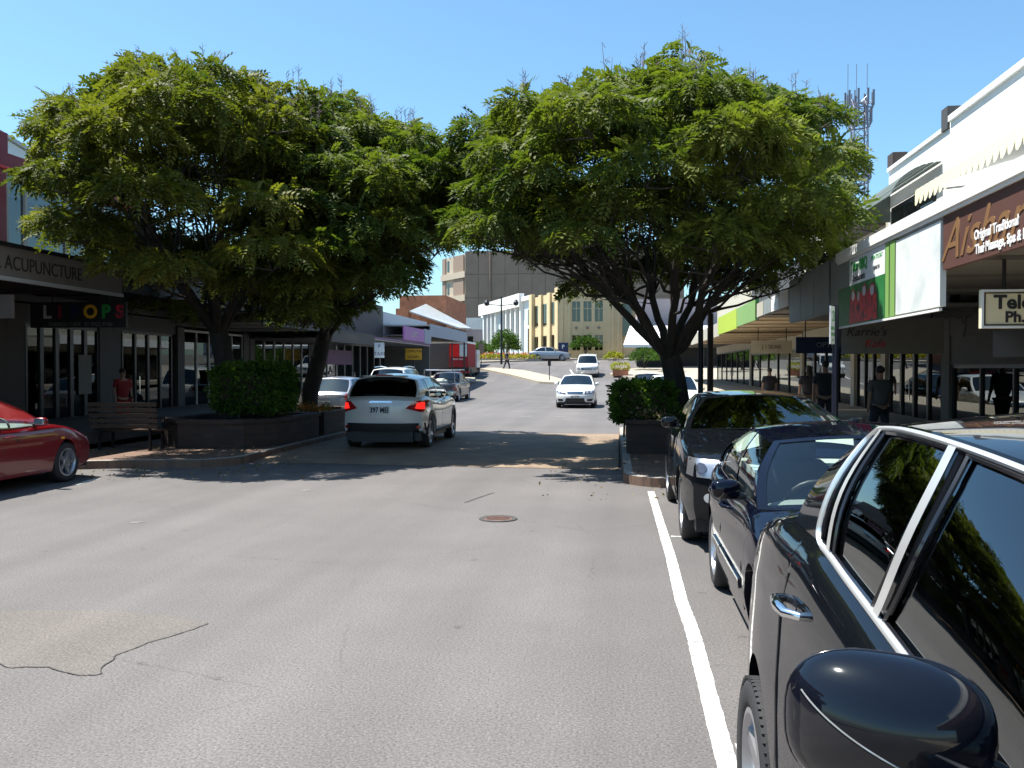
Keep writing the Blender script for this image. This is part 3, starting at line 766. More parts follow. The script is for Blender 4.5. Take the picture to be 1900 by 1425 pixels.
def dlo(c, sg, parent_m='bright', wd=.0085, e=None):
    """bright moulding round the side glass"""
    u1b, u1t = c.panes[-1][1]+.012, c.panes[-1][3]+.012; u0b, u0t = c.panes[0][0]-.01, c.panes[0][2]-.01
    def pt(ub, ut, v, off=.006): return Vector(c.Gp(sg, lerp(ub, ut, v), v, off))
    path = []
    for k in range(0, 31):                                      # belt, nose to tail
        path.append(pt(lerp(u0b, u1b-.035, k/30), 0, 0))
    nb = len(path)
    for k in range(1, 12):                                      # rounded rear corner
        t = k/12; path.append(pt(lerp(u1b-.035, u1b, math.sin(t*math.pi/2)), lerp(u1t-.035, u1t, math.sin(t*math.pi/2)), .14*(1-math.cos(t*math.pi/2))))
    for k in range(0, 14): t = k/14; path.append(pt(u1b, u1t, lerp(.14, .86, t)))
    for k in range(0, 9): t = k/8; path.append(pt(lerp(u1b, u1b-.05, 1-math.cos(t*math.pi/2)), lerp(u1t, u1t-.05, 1-math.cos(t*math.pi/2)), lerp(.86, 1-c.rr*.6, math.sin(t*math.pi/2))))
    for k in range(1, 31): path.append(pt(0, lerp(u1t-.05, u0t+.02, k/30), 1-c.rr*.6))
    # flat moulding: a strip with rounded section, wider than deep
    P = []
    for i, p in enumerate(path):
        d = (path[min(i+1, len(path)-1)]-path[max(i-1, 0)]).normalized(); out = Vector((sg, 0, .25)).normalized(); a = d.cross(out).normalized(); o2 = a.cross(d)*(1 if a.cross(d).dot(out) > 0 else -1)
        W2 = wd*(1.25 if i < nb else .85)
        P.append([p+a*W2*-1, p+a*W2*-.75+o2*.008, p+o2*.012, p+a*W2*.75+o2*.008, p+a*W2])
    obj('window_trim', MB().grid(P), parent_m, c.root, smooth=60)
def pillar_strip(c, sg, a, b, e, f, m, off=.012, name='door_pillar_trim'):
    obj(name, MB().grid(c.strip(sg, (a, b), (e, f), .0, .96, off, 3, 10)), m, c.root, smooth=60)

nc = near_car(); sd = 1     # its right-hand side faces the camera (the car points at us)
for sg in (1,):
    dlo(nc, sg); pillar_strip(nc, sg, .539, .558, .232, .266, 'bright'); pillar_strip(nc, sg, .753, .769, .720, .745, 'bright', name='quarter_light_trim')
    # dark rubber frame lines inside the glass
    for pa in nc.panes:
        pth = []
        for k in range(13): pth.append(nc.Gp(sg, lerp(pa[0], pa[1], k/12), .028, .002, ut=None))
        mb = MB(); mb.tube(pth, .006, 5); 
        for q, e in ((pa[0]+.004, pa[2]+.004), (pa[1]-.004, pa[3]-.004)):
            mb.tube([nc.Gp(sg, lerp(q, e, t/8), lerp(.02, .94, t/8), .003) for t in range(9)], .006, 5)
        mb.tube([nc.Gp(sg, lerp(pa[2], pa[3], k/12), .945, .002) for k in range(13)], .006, 5)
        obj('window_seal', mb, 'gplastic', nc.root, smooth=60)
    ax = 'r'
    nc.seam([(2.10, .30), (2.09, .6), (2.08, .9), (2.09, 1.09)], ax, .007)
    nc.seam([(2.62, .36), (2.66, .46), (2.70, .62), (2.74, .80), (2.76, 1.0), (2.72, 1.13)], ax, .007)
    nc.seam([(1.12, .34), (1.1, .6), (1.14, .9)], ax, .007)
    nc.seam([(1.15, .33), (2.1, .31), (2.6, .34)], ax, .007)
    nc.handle(2.62, 1.06, ax, 'chrome', .10, .014)
    nc.handle(1.86, 1.02, ax, 'chrome', .10, .014)
    nc.decal('handle_recess', [(2.56, 1.035), (2.68, 1.035), (2.68, 1.09), (2.56, 1.09)], 'r', 'gplastic', .002, 8, 5, round_=1, dep=.004)
# big rounded mirror housing
def big_mirror(c):
    root = c.root
    # world frame wanted: x from .245 to .50, y 1.27, z 1.13..1.315 -> car frame
    def loc(x, y, z): return (-(x-c.root.location.x), -(y-c.root.location.y), z)
    cx, cy, cz, hx, hy, hz = .372, 1.29, 1.205, .135, .095, .098
    N, Q = 44, 30
    def surf(u, v):          # u angle in the x/z plane, v from the pole facing the viewer (-y) to the rim
        ex = 1-.24*math.sin(min(v, math.pi/2))**2
        cu, su = math.cos(u), math.sin(u)
        rx = math.copysign(abs(cu)**ex, cu); rz = math.copysign(abs(su)**ex, su)
        rr = math.sin(v); dep = math.cos(v)
        x = cx+hx*rx*rr; z = cz+hz*rz*rr*(1-.10*rx*rr)
        y = cy-hy*(dep if dep > 0 else dep*.2)-.02*rx*rr
        return Vector((x, y, z))
    G_ = [[surf(2*math.pi*i/N, math.pi*.5*1.12*j/Q) for i in range(N)] for j in range(Q+1)]
    up, lo = MB(), MB(); V = [loc(*p) for r in G_ for p in r]; seam = {}
    def f(p): # seam line: runs from the upper outer edge down towards the inner lower edge
        t = (p.x-(cx-hx))/(2*hx); return p.z-(cz+hz*(1.0-2.2*t**.55 if t > 0 else 1.0))
    for j in range(Q):
        for i in range(N):
            i2 = (i+1) % N; fc = (j*N+i, j*N+i2, (j+1)*N+i2, (j+1)*N+i)
            pc = (G_[j][i]+G_[j][i2]+G_[j+1][i]+G_[j+1][i2])/4
            up.f.append(fc)
    up.v = V
    wm = obj('wing_mirror', up, 'nblack_paint', root, smooth=75)
    # moulded parting line and lower shell, following the housing a hair proud of it
    bv = BVHTree.FromPolygons([Vector(v) for v in V], up.f)
    pts = []
    for k in range(41):
        t = k/40; x = cx-hx*.93+2*hx*.93*t; z = cz+hz*(.62-1.30*min(1, t*1.15)**.62)
        h = bv.ray_cast(Vector(loc(x, cy-.6, z)), Vector((0, -1, 0)))
        if h[0]: pts.append(h[0]+Vector((0, .0004, 0)))
    obj('mirror_seam', MB().tube(pts, .0013, 6), 'satin', wm, smooth=60)
    rows = []
    for k in range(31):
        t = k/30; x = cx-hx*.955+2*hx*.955*t; zt_ = cz+hz*(.60-1.30*min(1, t*1.15)**.62); col = []
        zb_ = cz-hz*(1-abs(2*t-1)**2.6)**.5*.97*(1-.0)
        for m_ in range(11):
            z = lerp(zt_, zb_, m_/10)
            h = bv.ray_cast(Vector(loc(x, cy-.6, z)), Vector((0, -1, 0)))
            if h[0] is None: h = bv.find_nearest(Vector(loc(x, cy, z)))
            col.append(h[0]+(h[1] if h[1].y > 0 or True else h[1])*0+Vector((0, .0016, 0)))
        rows.append(col)
    obj('mirror_lower_shell', MB().grid(rows), 'gplastic', wm, smooth=75)
    rim = [surf(2*math.pi*i/N, math.pi*.5*1.02) for i in range(N)]
    obj('mirror_rim', MB().tube([loc(*p) for p in rim+rim[:1]], .0022, 6, cap=False), 'gplastic', wm, smooth=60)
    gl = MB(); cc = loc(cx, cy+.012, cz); ring = [loc(*(lerp(cx, p.x, .93), p.y+.012, lerp(cz, p.z, .93))) for p in rim]
    gl.add([cc]+ring, [(0, 1+i, 1+(i+1) % N) for i in range(N)]); obj('mirror_glass', gl, 'chrome', wm)
    arm = MB(); arm.tube([loc(.47, 1.27, 1.155), loc(.53, 1.25, 1.12), loc(.60, 1.23, 1.09)], [.032, .036, .042], 12); obj('mirror_arm', arm, 'nblack_paint', wm, smooth=60)
big_mirror(nc)
nc.decal('headlight', [(.50, .62), (.84, .60), (.80, .78), (.55, .80)], 'f', 'lamp_lens', .006, 8, 4)
nc.decal('headlight', [(-.84, .60), (-.50, .62), (-.55, .80), (-.80, .78)], 'f', 'lamp_lens', .006, 8, 4)
nc.decal('grille', [(-.38, .5), (.38, .5), (.42, .72), (-.42, .72)], 'f', 'gplastic', .006, 8, 4)
nc.decal('tail_light', [(-.80, .80), (-.62, .80), (-.62, .9), (-.80, .9)], 'b', 'redlens', .006)
nc.decal('tail_light', [(.62, .80), (.80, .80), (.80, .9), (.62, .9)], 'b', 'redlens', .006)
orient_glass(nc.root)

def face_front(c, hl, grl, low=None, fog=None, plate=None, bonnet=True, lens='lamp_lens'):
    """hl: (x_in, x_out, z0, z1, skew) headlights on both sides; grl: (half width, z0, z1)"""
    xi, xo, z0, z1, sk = hl
    for sg in (-1, 1):
        q = [(sg*xi, z0), (sg*xo, z0+sk), (sg*(xo-.02), z1+sk*.6), (sg*(xi+.03), z1)]
        if sg < 0: q = [q[1], q[0], q[3], q[2]]
        h = c.decal('headlight', q, 'f', 'alloy' if c.W > 1.88 else 'lamp_dark', .004, 10, 5)
        a = 1/6
        for k_ in (.30, .70):
            xc, zc = lerp(xi, xo, k_), (z0+z1)/2+sk*k_; rr = (z1-z0)*(.26 if c.W > 1.88 else .36)
            qq = [(sg*xc-rr, zc-rr), (sg*xc+rr, zc-rr), (sg*xc+rr, zc+rr), (sg*xc-rr, zc+rr)]
            c.decal('lamp', qq, 'f', 'lamp_dark' if c.W > 1.88 else lens, .014, 6, 6, h, round_=1)
    gw, g0, g1 = grl
    gr = c.decal('grille', [(-gw*.86, g0), (gw*.86, g0), (gw, g1), (-gw, g1)], 'f', 'gplastic', .005, 10, 4)
    for k in range(3):
        z = lerp(g0, g1, (k+.6)/3.2); c.decal('grille_bar', [(-gw*.88, z), (gw*.88, z), (gw*.9, z+.014), (-gw*.9, z+.014)], 'f', 'chrome', .012, 10, 1, gr)
    if low: c.decal('air_intake', [(-low[0], low[1]), (low[0], low[1]), (low[0]*.92, low[2]), (-low[0]*.92, low[2])], 'f', 'plastic', .006, 10, 3)
    if fog:
        for sg in (-1, 1): 
            x, z, rr = fog; f_ = c.decal('fog_lamp', [(sg*x-rr, z-rr), (sg*x+rr, z-rr), (sg*x+rr, z+rr), (sg*x-rr, z+rr)], 'f', 'lamp_lens', .010, 6, 6, round_=1)
def shut_lines(c, xs, z0, z1, sides='lr'):
    for ax in sides:
        for s0, s1 in xs:
            c.seam([(lerp(s0, s1, k/6), lerp(z0, z1, k/6)) for k in range(7)], ax, .007)

# dark blue hatch behind the nearest car
c = Car('parked_car', 'dark blue hatchback facing us with a pale interior, parked right behind the nearest black car', 'car', (1.58, 4.05+3.85/2, 0), math.pi,
        L=3.85, W=1.77, top=[(0, .58), (.08, .68), (.3, .76), (.8, .84), (1.25, .90), (1.8, .885), (2.8, .91), (3.4, .93), (3.7, .90), (3.85, .78)],
        fa=.74, ra=3.02, r=.30, ride=.2, ab=1.16, at=1.86, ct=3.05, cb=3.6, rail=1.275, crown=.055, xt=.70,
        panes=((.05, .40, .0, .33), (.44, .72, .37, .72), (.75, .86, .75, .90)), paint='navy_paint', glass='cglass', spokes=5, detail=1.4, wbulge=.12, roofarch=.07, rr=.05, flank=.004)
for ax in 'lr':
    c.seam([(1.22, .30), (1.18, .55), (1.22, .82)], ax); c.seam([(2.22, .26), (2.24, .6), (2.2, .87)], ax); c.seam([(2.6, .3), (2.78, .56), (2.82, .86)], ax)
    c.handle(2.06, .78, ax); c.handle(2.72, .79, ax)
    c.decal('door_moulding', [(1.24, .42), (2.2, .42), (2.2, .475), (1.24, .475)] if ax == 'r' else [(1.24, .42), (2.2, .42), (2.2, .475), (1.24, .475)], ax, 'navy_paint', .012, 12, 2)
    c.decal('door_moulding', [(2.24, .42), (2.62, .42), (2.66, .475), (2.24, .475)], ax, 'navy_paint', .012, 8, 2)
face_front(c, (.42, .80, .54, .68, .02), (.34, .40, .66), (.5, .24, .34))
c.plateobj('482 KLR', 0, .44)
obj('rear_shelf', MB().box(-.6, .6, c.yy(3.5), c.yy(2.6), .90, .96), 'seatlight', c.root)
orient_glass(c.root); hatch = c
# black SUV third in the row
c = Car('parked_car', 'black car with bright headlight and fog lamp facing us, beside the brick planter', 'car', (1.53, 8.1+4.3/2, 0), math.pi,
        L=4.3, W=1.9, top=[(0, .74), (.07, .86), (.3, .93), (.9, 1.0), (1.55, 1.06), (2.2, 1.03), (3.4, 1.04), (4.1, 1.02), (4.3, .85)],
        fa=.92, ra=3.52, r=.345, ride=.25, ab=1.42, at=2.28, ct=3.5, cb=3.95, rail=1.395, crown=.05, xt=.635,
        panes=((.05, .42, .0, .36), (.46, .78, .40, .78)), paint='black_paint', glass='tint', spokes=7, detail=1.3, wbulge=.1, roofarch=.05)
face_front(c, (.50, .90, .69, .86, .015), (.38, .60, .82), (.55, .30, .46), fog=(.72, .52, .042))
c.plateobj('615 JVB', 0, .50); shut_lines(c, [(1.5, 1.55), (2.6, 2.6)], .3, 1.0)
orient_glass(c.root)
# red car at the left edge
c = Car('parked_car', 'glossy red sedan parked on the left, only its front half in the frame', 'car', (-9.05, 13.3-2.1, 0), 0,
        L=4.2, W=1.7, top=[(0, .55), (.07, .63), (.35, .74), (.8, .84), (1.25, .885), (1.9, .88), (3.0, .91), (3.4, .93), (4.1, .9), (4.2, .75)],
        fa=.86, ra=3.3, r=.30, ride=.2, ab=1.2, at=2.0, ct=2.9, cb=3.45, rail=1.30, crown=.05, xt=.68,
        panes=((.05, .46, .0, .42), (.5, .88, .48, .9)), paint='red_paint', glass='cglass', spokes=5, detail=1.3, flank=.004)
for ax in 'lr':
    c.seam([(1.25, .3), (1.22, .55), (1.28, .84)], ax); c.seam([(2.3, .25), (2.3, .6), (2.28, .86)], ax); c.handle(2.15, .76, ax)
c.decal('side_repeater', [(.98, .66), (1.06, .66), (1.06, .69), (.98, .69)], 'r', 'orange_sign', .006, 3, 2)
c.decal('door_lock', [(1.98, .69), (2.02, .69), (2.02, .73), (1.98, .73)], 'r', 'plastic', .004, 4, 4, round_=1)
face_front(c, (.42, .78, .52, .64, .01), (.36, .46, .58), (.5, .26, .36))
orient_glass(c.root)
# white crossover driving away
c = Car('moving_car', 'white crossover driving away under the trees with its brake lights lit', 'car', (-4.82, 17.6+4.2/2, 0.03), 0,
        L=4.2, W=1.80, top=[(0, .72), (.07, .85), (.4, .96), (1.0, 1.02), (1.3, 1.04), (2.2, 1.0), (3.2, 1.06), (3.7, 1.10), (4.1, 1.07), (4.2, 1.0)],
        fa=.86, ra=3.42, r=.34, ride=.3, ab=1.2, at=2.0, ct=3.74, cb=4.06, rail=1.49, crown=.085, xt=.75,
        panes=((.05, .38, .0, .34), (.42, .70, .38, .72), (.73, .84, .75, .88)), paint='pearl_paint', glass='darkglass', spokes=5, detail=1.4, clad=True, roofarch=.05, kr=.26)
c.decal('rear_bumper', [(-.86, .24), (.86, .24), (.84, .56), (-.84, .56)], 'b', 'plastic', .02, 14, 6)
for sg in (-1, 1):
    q = [(sg*.50, .86), (sg*.87, .76), (sg*.85, 1.02), (sg*.66, 1.0)]
    if sg < 0: q = [q[1], q[0], q[3], q[2]]
    tl = c.decal('tail_light', q, 'b', 'redlens', .010, 10, 6)
    q = [(sg*.68, .86), (sg*.83, .84), (sg*.82, .98), (sg*.72, .97)]
    if sg < 0: q = [q[1], q[0], q[3], q[2]]
    c.decal('brake_lamp', q, 'b', 'brake', .018, 5, 4, tl)
    x = sg*.74; c.decal('fog_reflector', [(x-.05, .45), (x+.05, .45), (x+.05, .51), (x-.05, .51)], 'b', 'redlens', .02, 5, 3, round_=1)
c.plateobj('397 MEI', -.02, .83, front=False, wdt=.40, hgt=.16, mt='plate')
c.decal('tailgate_trim', [(-.25, .975), (.25, .975), (.22, 1.01), (-.22, 1.01)], 'b', 'chrome', .012, 6, 2)
wp = MB(); P_ = c.screen(False, .08, .09, -.5, .1, .015, 6, 1); wp.tube([Vector(p) for p in P_[0]], .01, 6); obj('rear_wiper', wp, 'plastic', c.root)
hs = MB(); P_ = c.screen(False, .96, .97, -.28, .28, .05, 6, 1); hs.tube([Vector(p) for p in P_[0]], .022, 6); obj('high_brake_lamp', hs, 'redlens', c.root)
for k in (-1, 1):
    sp_ = MB(); s_, x_, z_ = c.T(1); 
sp_.add(*rbox(0, c.yy(3.82), 1.515, .50, .10, .018, .02)); obj('roof_spoiler', sp_, 'pearl_paint', c.root, smooth=60)
for ax in 'lr':
    c.seam([(1.24, .42), (1.2, .7), (1.24, .98)], ax); c.seam([(2.3, .42), (2.3, .7), (2.3, .98)], ax); c.seam([(2.95, .5), (3.05, .75), (3.1, 1.0)], ax); c.handle(2.1, .92, ax); c.handle(2.85, .93, ax)
orient_glass(c.root); crossover = c
# oncoming white hatch
c = Car('moving_car', 'white hatchback coming towards us in the sun past the trees', 'car', (-1.9, 38+2.1, 0), math.pi,
        L=4.2, W=1.74, top=[(0, .60), (.06, .70), (.35, .82), (.9, .93), (1.3, .97), (1.9, .95), (3.2, .97), (3.9, .98), (4.2, .85)],
        fa=.85, ra=3.4, r=.31, ride=.2, ab=1.25, at=2.05, ct=3.4, cb=3.95, rail=1.40, crown=.055, xt=.70, paint='white_paint', glass='darkglass', detail=.8)
face_front(c, (.40, .80, .60, .74, .04), (.36, .62, .72), (.42, .26, .44))
for sg in (-1, 1):
    q = [(sg*.52, .30), (sg*.78, .32), (sg*.78, .42), (sg*.52, .40)]; q = q if sg > 0 else [q[1], q[0], q[3], q[2]]
    c.decal('air_intake', q, 'f', 'plastic', .006, 5, 3)
c.plateobj('264 HTW', 0, .50, mt='plate'); orient_glass(c.root)
# white ute further up
c = Car('moving_car', 'old white four-wheel-drive driving down the hill behind the oncoming white hatchback', 'car', (-2.5, 68+2.3, g(69)), math.pi,
        L=4.6, W=1.75, top=[(0, .88), (.06, .98), (.5, 1.03), (1.4, 1.08), (2, 1.06), (4.3, 1.08), (4.6, 1.0)],
        fa=.8, ra=3.6, r=.36, ride=.34, ab=1.45, at=1.85, ct=4.2, cb=4.45, rail=1.70, crown=.04, xt=.78, paint='white_paint', glass='darkglass', detail=.6)
face_front(c, (.50, .80, .70, .86, 0), (.46, .70, .86)); c.decal('bumper', [(-.8, .42), (.8, .42), (.8, .60), (-.8, .60)], 'f', 'chrome', .03, 8, 2)
c.root.rotation_euler = (-.07, 0, math.pi); orient_glass(c.root)
# parked cars on the left beyond the planter
c = Car('parked_car', 'silver hatchback parked on the left with the sun glaring off its rear window', 'car', (-9.2, 27+1.95, 0), 0,
        L=3.9, W=1.68, top=[(0, .60), (.06, .72), (.5, .86), (1.2, .93), (2, .93), (3.3, .95), (3.8, .94), (3.9, .86)],
        fa=.75, ra=3.15, r=.29, ride=.2, ab=1.1, at=1.8, ct=3.1, cb=3.68, rail=1.40, crown=.05, xt=.72, paint='silver_paint', glass='darkglass', detail=.8)
for sg in (-1, 1):
    q = [(sg*.60, .72), (sg*.80, .72), (sg*.79, .90), (sg*.64, .90)]; q = q if sg > 0 else [q[1], q[0], q[3], q[2]]
    c.decal('tail_light', q, 'b', 'redlens', .008, 4, 3)
c.decal('rear_bumper', [(-.78, .34), (.78, .34), (.76, .5), (-.76, .5)], 'b', 'silver_paint', .03, 10, 3)
c.plateobj('731 GDS', 0, .62, front=False); orient_glass(c.root)
c = Car('parked_car', 'white station wagon parked further along the left kerb, seen over the crossover roof', 'car', (-9.25, 34.4+2.3, 0), 0,
        L=4.6, W=1.78, top=[(0, .62), (.06, .76), (.5, .93), (1.2, 1.02), (2, 1.02), (4.2, 1.06), (4.6, .98)],
        fa=.85, ra=3.7, r=.32, ride=.22, ab=1.2, at=1.9, ct=4.05, cb=4.4, rail=1.70, crown=.07, xt=.74, panes=((.04, .3, .02, .28), (.34, .6, .32, .6), (.64, .9, .64, .93)), paint='white_paint', glass='darkglass', detail=.8)
rr_ = MB()
for sg in (-1, 1):
    rr_.tube([(sg*.6, c.yy(2.1), 1.76), (sg*.6, c.yy(3.0), 1.80), (sg*.6, c.yy(4.0), 1.76)], .018, 6)
obj('roof_rail', rr_, 'chrome', c.root)
for sg in (-1, 1):
    q = [(sg*.66, .8), (sg*.86, .8), (sg*.85, 1.0), (sg*.7, 1.0)]; q = q if sg > 0 else [q[1], q[0], q[3], q[2]]
    c.decal('tail_light', q, 'b', 'redlens', .008, 4, 3)
orient_glass(c.root)
# dark utility truck with a ladder rack
c = Car('parked_car', 'dark grey utility truck with a ladder rack over its tray, parked on the left kerb', 'utility truck', (-8.95, 43.5+2.4, 0.0), 0,
        L=4.8, W=1.78, top=[(0, .72), (.06, .86), (.5, .96), (1.3, 1.02), (2, 1.0), (2.9, .98), (4.7, .98), (4.8, .9)],
        fa=.85, ra=3.75, r=.35, ride=.34, ab=1.25, at=1.85, ct=2.55, cb=2.85, rail=1.50, crown=.05, xt=.745, panes=((.05, .45, .0, .45), (.52, .88, .52, .9)), paint='grey_paint', glass='darkglass', detail=.8, bed=(3.0, 4.68), seats=False)
tr = MB()
for y in (c.yy(3.1), c.yy(4.65)):
    tr.tube([(-.78, y, .98), (-.76, y, 1.62), (.76, y, 1.62), (.78, y, .98)], .03, 6)
for sg in (-1, 1): tr.tube([(sg*.7, c.yy(1.5), 1.64), (sg*.7, c.yy(4.8), 1.64)], .03, 6)
obj('ladder_rack', tr, 'alloy', c.root)
tb = MB()
for k in range(5): tb.add(*rbox(rnd.uniform(-.5, .5), c.yy(rnd.uniform(3.3, 4.4)), 1.0+rnd.uniform(0, .12), .22, .25, .12))
obj('tray_load', tb, 'seatlight', c.root, smooth=60)
for sg in (-1, 1):
    q = [(sg*.72, .62), (sg*.86, .62), (sg*.86, .88), (sg*.74, .88)]; q = q if sg > 0 else [q[1], q[0], q[3], q[2]]
    c.decal('tail_light', q, 'b', 'redlens', .008, 3, 3)
c.decal('bumper', [(-.8, .42), (.8, .42), (.8, .56), (-.8, .56)], 'b', 'chrome', .04, 8, 2); orient_glass(c.root)
# cars glimpsed over the right-hand hedge
for (x, y, pm, lab) in ((1.25, 33.0, 'navy_paint', 'dark blue car parked behind the right-hand hedge, left of the white one'), (1.72, 27.5, 'white_paint', 'white car parked behind the right-hand hedge next to the tree trunk')):
    c = Car('parked_car', lab, 'car', (x, y+2.1, 0), math.pi, L=4.2, W=1.74, top=[(0, .60), (.06, .70), (.35, .84), (.9, .95), (1.3, 1.0), (1.9, .98), (3.2, .99), (3.9, 1.0), (4.2, .85)],
            fa=.85, ra=3.4, r=.31, ride=.2, ab=1.25, at=1.95, ct=3.4, cb=3.95, rail=1.47, crown=.055, xt=.72, paint=pm, glass='darkglass', detail=.6)
    face_front(c, (.40, .80, .60, .74, .03), (.36, .56, .70), (.5, .26, .42)); orient_glass(c.root)
# silver car crossing in front of the yellow building
c = Car('moving_car', 'small silver blue car by the blue board in front of the yellow building', 'car', (-7.1, 90.6, g(90.6)+.0), -math.pi/2,
        L=4.3, W=1.72, top=[(0, .60), (.06, .72), (.5, .86), (1.2, .93), (2, .93), (3.3, .95), (4.1, .93), (4.3, .82)],
        fa=.8, ra=3.4, r=.31, ride=.2, ab=1.2, at=2.0, ct=3.2, cb=3.9, rail=1.38, crown=.05, xt=.72, paint='silver_paint', glass='darkglass', detail=.5)
orient_glass(c.root)
# red delivery truck seen from behind
tk = empty('delivery_truck', (-12.15, 66.5, g(66.5)), 'red box truck with white writing, parked beyond the curved awning on the left', 'truck')
obj('cargo_box', MB().box(-.72, .72, 0, 3.6, .9, 2.7), 'cl_red', tk); obj('roof', MB().box(-.75, .75, -.03, 3.6, 2.7, 2.85), 'trimwhite', tk)
obj('rear_panel', MB().box(-.66, .05, -.04, -.004, 1.7, 2.62), 'red_flash', tk); obj('rear_panel', MB().box(.09, .66, -.04, -.004, 1.7, 2.62), 'pale_blue', tk)
obj('lower_panel', MB().box(-.66, .66, -.04, -.004, .98, 1.7), 'maroon', tk)
tt_ = text('truck_lettering', 'FRESH DAILY', .17, 'white_ink', (0, -.045, 1.5), FACE_S, None, .004, world=False); tt_.parent = tk
obj('chassis', MB().box(-.8, .8, -.02, 5.4, .5, .88), 'plastic', tk); obj('cab', MB().box(-.8, .8, 3.8, 5.3, .7, 2.3), 'white_paint', tk)
obj('bumper', MB().box(-.85, .85, -.12, -.02, .45, .58), 'maroon', tk)
for sx in (-.7, .7):
    for y in (.8, 4.6): 
        wv = MB(); wv.lathe([(0, -.12), (.40, -.12), (.42, -.09), (.42, .09), (.40, .12), (0, .12)], 'x', 20); o = obj('wheel', wv, 'rubber', tk, smooth=40); o.location = (sx, y, .42)

# ================================================================ VEGETATION
def spray_template(npair=5, L=.36, ll=.17, lw=.075, droop=.55):
    V, F = [], []
    for i in range(npair):
        t = (i+.6)/npair; x = L*t; z = -droop*L*t*t
        for sg in (-1, 1):
            l_ = ll*(1-.55*abs(t-.45)); a = R(62-18*t)
            dx, dy = math.cos(a)*l_, math.sin(a)*l_*sg; px, py = -math.sin(a)*lw/2*sg, math.cos(a)*lw/2
            k = len(V)
            V += [(x, 0, z), (x+dx*.5+px, dy*.5+py, z+.004), (x+dx, dy, z-.25*l_), (x+dx*.5-px, dy*.5-py, z-.012)]
            F.append((k, k+1, k+2, k+3))
    k = len(V); V += [(L*.95, 0, -droop*L), (L*1.05, .02, -droop*L*1.1), (L+ll*.7, 0, -droop*L*1.5), (L*1.05, -.02, -droop*L*1.1)]; F.append((k, k+1, k+2, k+3))
    return np.array(V), np.array(F)
def place(V, F, pos, dirs, roll, scale):
    """instances of the template along dirs; returns big arrays"""
    n = len(pos); d = dirs/np.linalg.norm(dirs, axis=1, keepdims=True)
    up = np.tile([0, 0, 1.], (n, 1)); y = np.cross(up, d); ln = np.linalg.norm(y, axis=1, keepdims=True); y = np.where(ln < .05, [1., 0, 0], y/np.maximum(ln, 1e-6))
    z = np.cross(d, y); c, s = np.cos(roll)[:, None], np.sin(roll)[:, None]; y2 = y*c+z*s; z2 = z*c-y*s
    P = V[None, :, 0, None]*d[:, None]+V[None, :, 1, None]*y2[:, None]+V[None, :, 2, None]*z2[:, None]
    P = P*scale[:, None, None]+pos[:, None]
    FF = F[None]+(np.arange(n)*len(V))[:, None, None]
    return P.reshape(-1, 3), FF.reshape(-1, F.shape[1])
SV, SF = spray_template()
def sph(n):
    v = nr.normal(size=(n, 3)); return v/np.linalg.norm(v, axis=1, keepdims=True)
def crown(name, lobes, per, m, parent, size=1.0):
    Ps, Ds, Rs, Ss = [], [], [], []
    for (c, r) in lobes:
        n = int(per*r**2*rnd.uniform(.6, 1.15)); d = sph(n); d[:, 2] = np.where(d[:, 2] < -.12, -d[:, 2]*.8, d[:, 2])
        rad = np.array([r, r, r*.66])*(nr.uniform(.35, 1.0, (n, 1))**.3)
        p = np.array(c)+d*rad
        dd = d*np.array([1, 1, .30])+nr.normal(0, .36, (n, 3)); dd[:, 2] -= .25
        Ps.append(p); Ds.append(dd); Rs.append(nr.normal(0, .5, n)); Ss.append(nr.uniform(.65, 1.2, n)*size)
    V, F = place(SV, SF, np.concatenate(Ps), np.concatenate(Ds), np.concatenate(Rs), np.concatenate(Ss))
    o = npmesh(name, V-np.array(parent.location), F, m, parent, kind='stuff'); return o
def limb_path(a, b, sag=.0, n=7, wob=.08):
    a, b = Vector(a), Vector(b); L = (b-a).length; pts = []
    mid = (a+b)/2+Vector((0, 0, sag*L))
    for i in range(n):
        t = i/(n-1); p = a*(1-t)**2+mid*2*t*(1-t)+b*t*t
        if 0 < i < n-1: p += Vector((rnd.gauss(0, wob*.3), rnd.gauss(0, wob*.3), rnd.gauss(0, wob*.3)))*L*.35
        pts.append(p)
    return pts
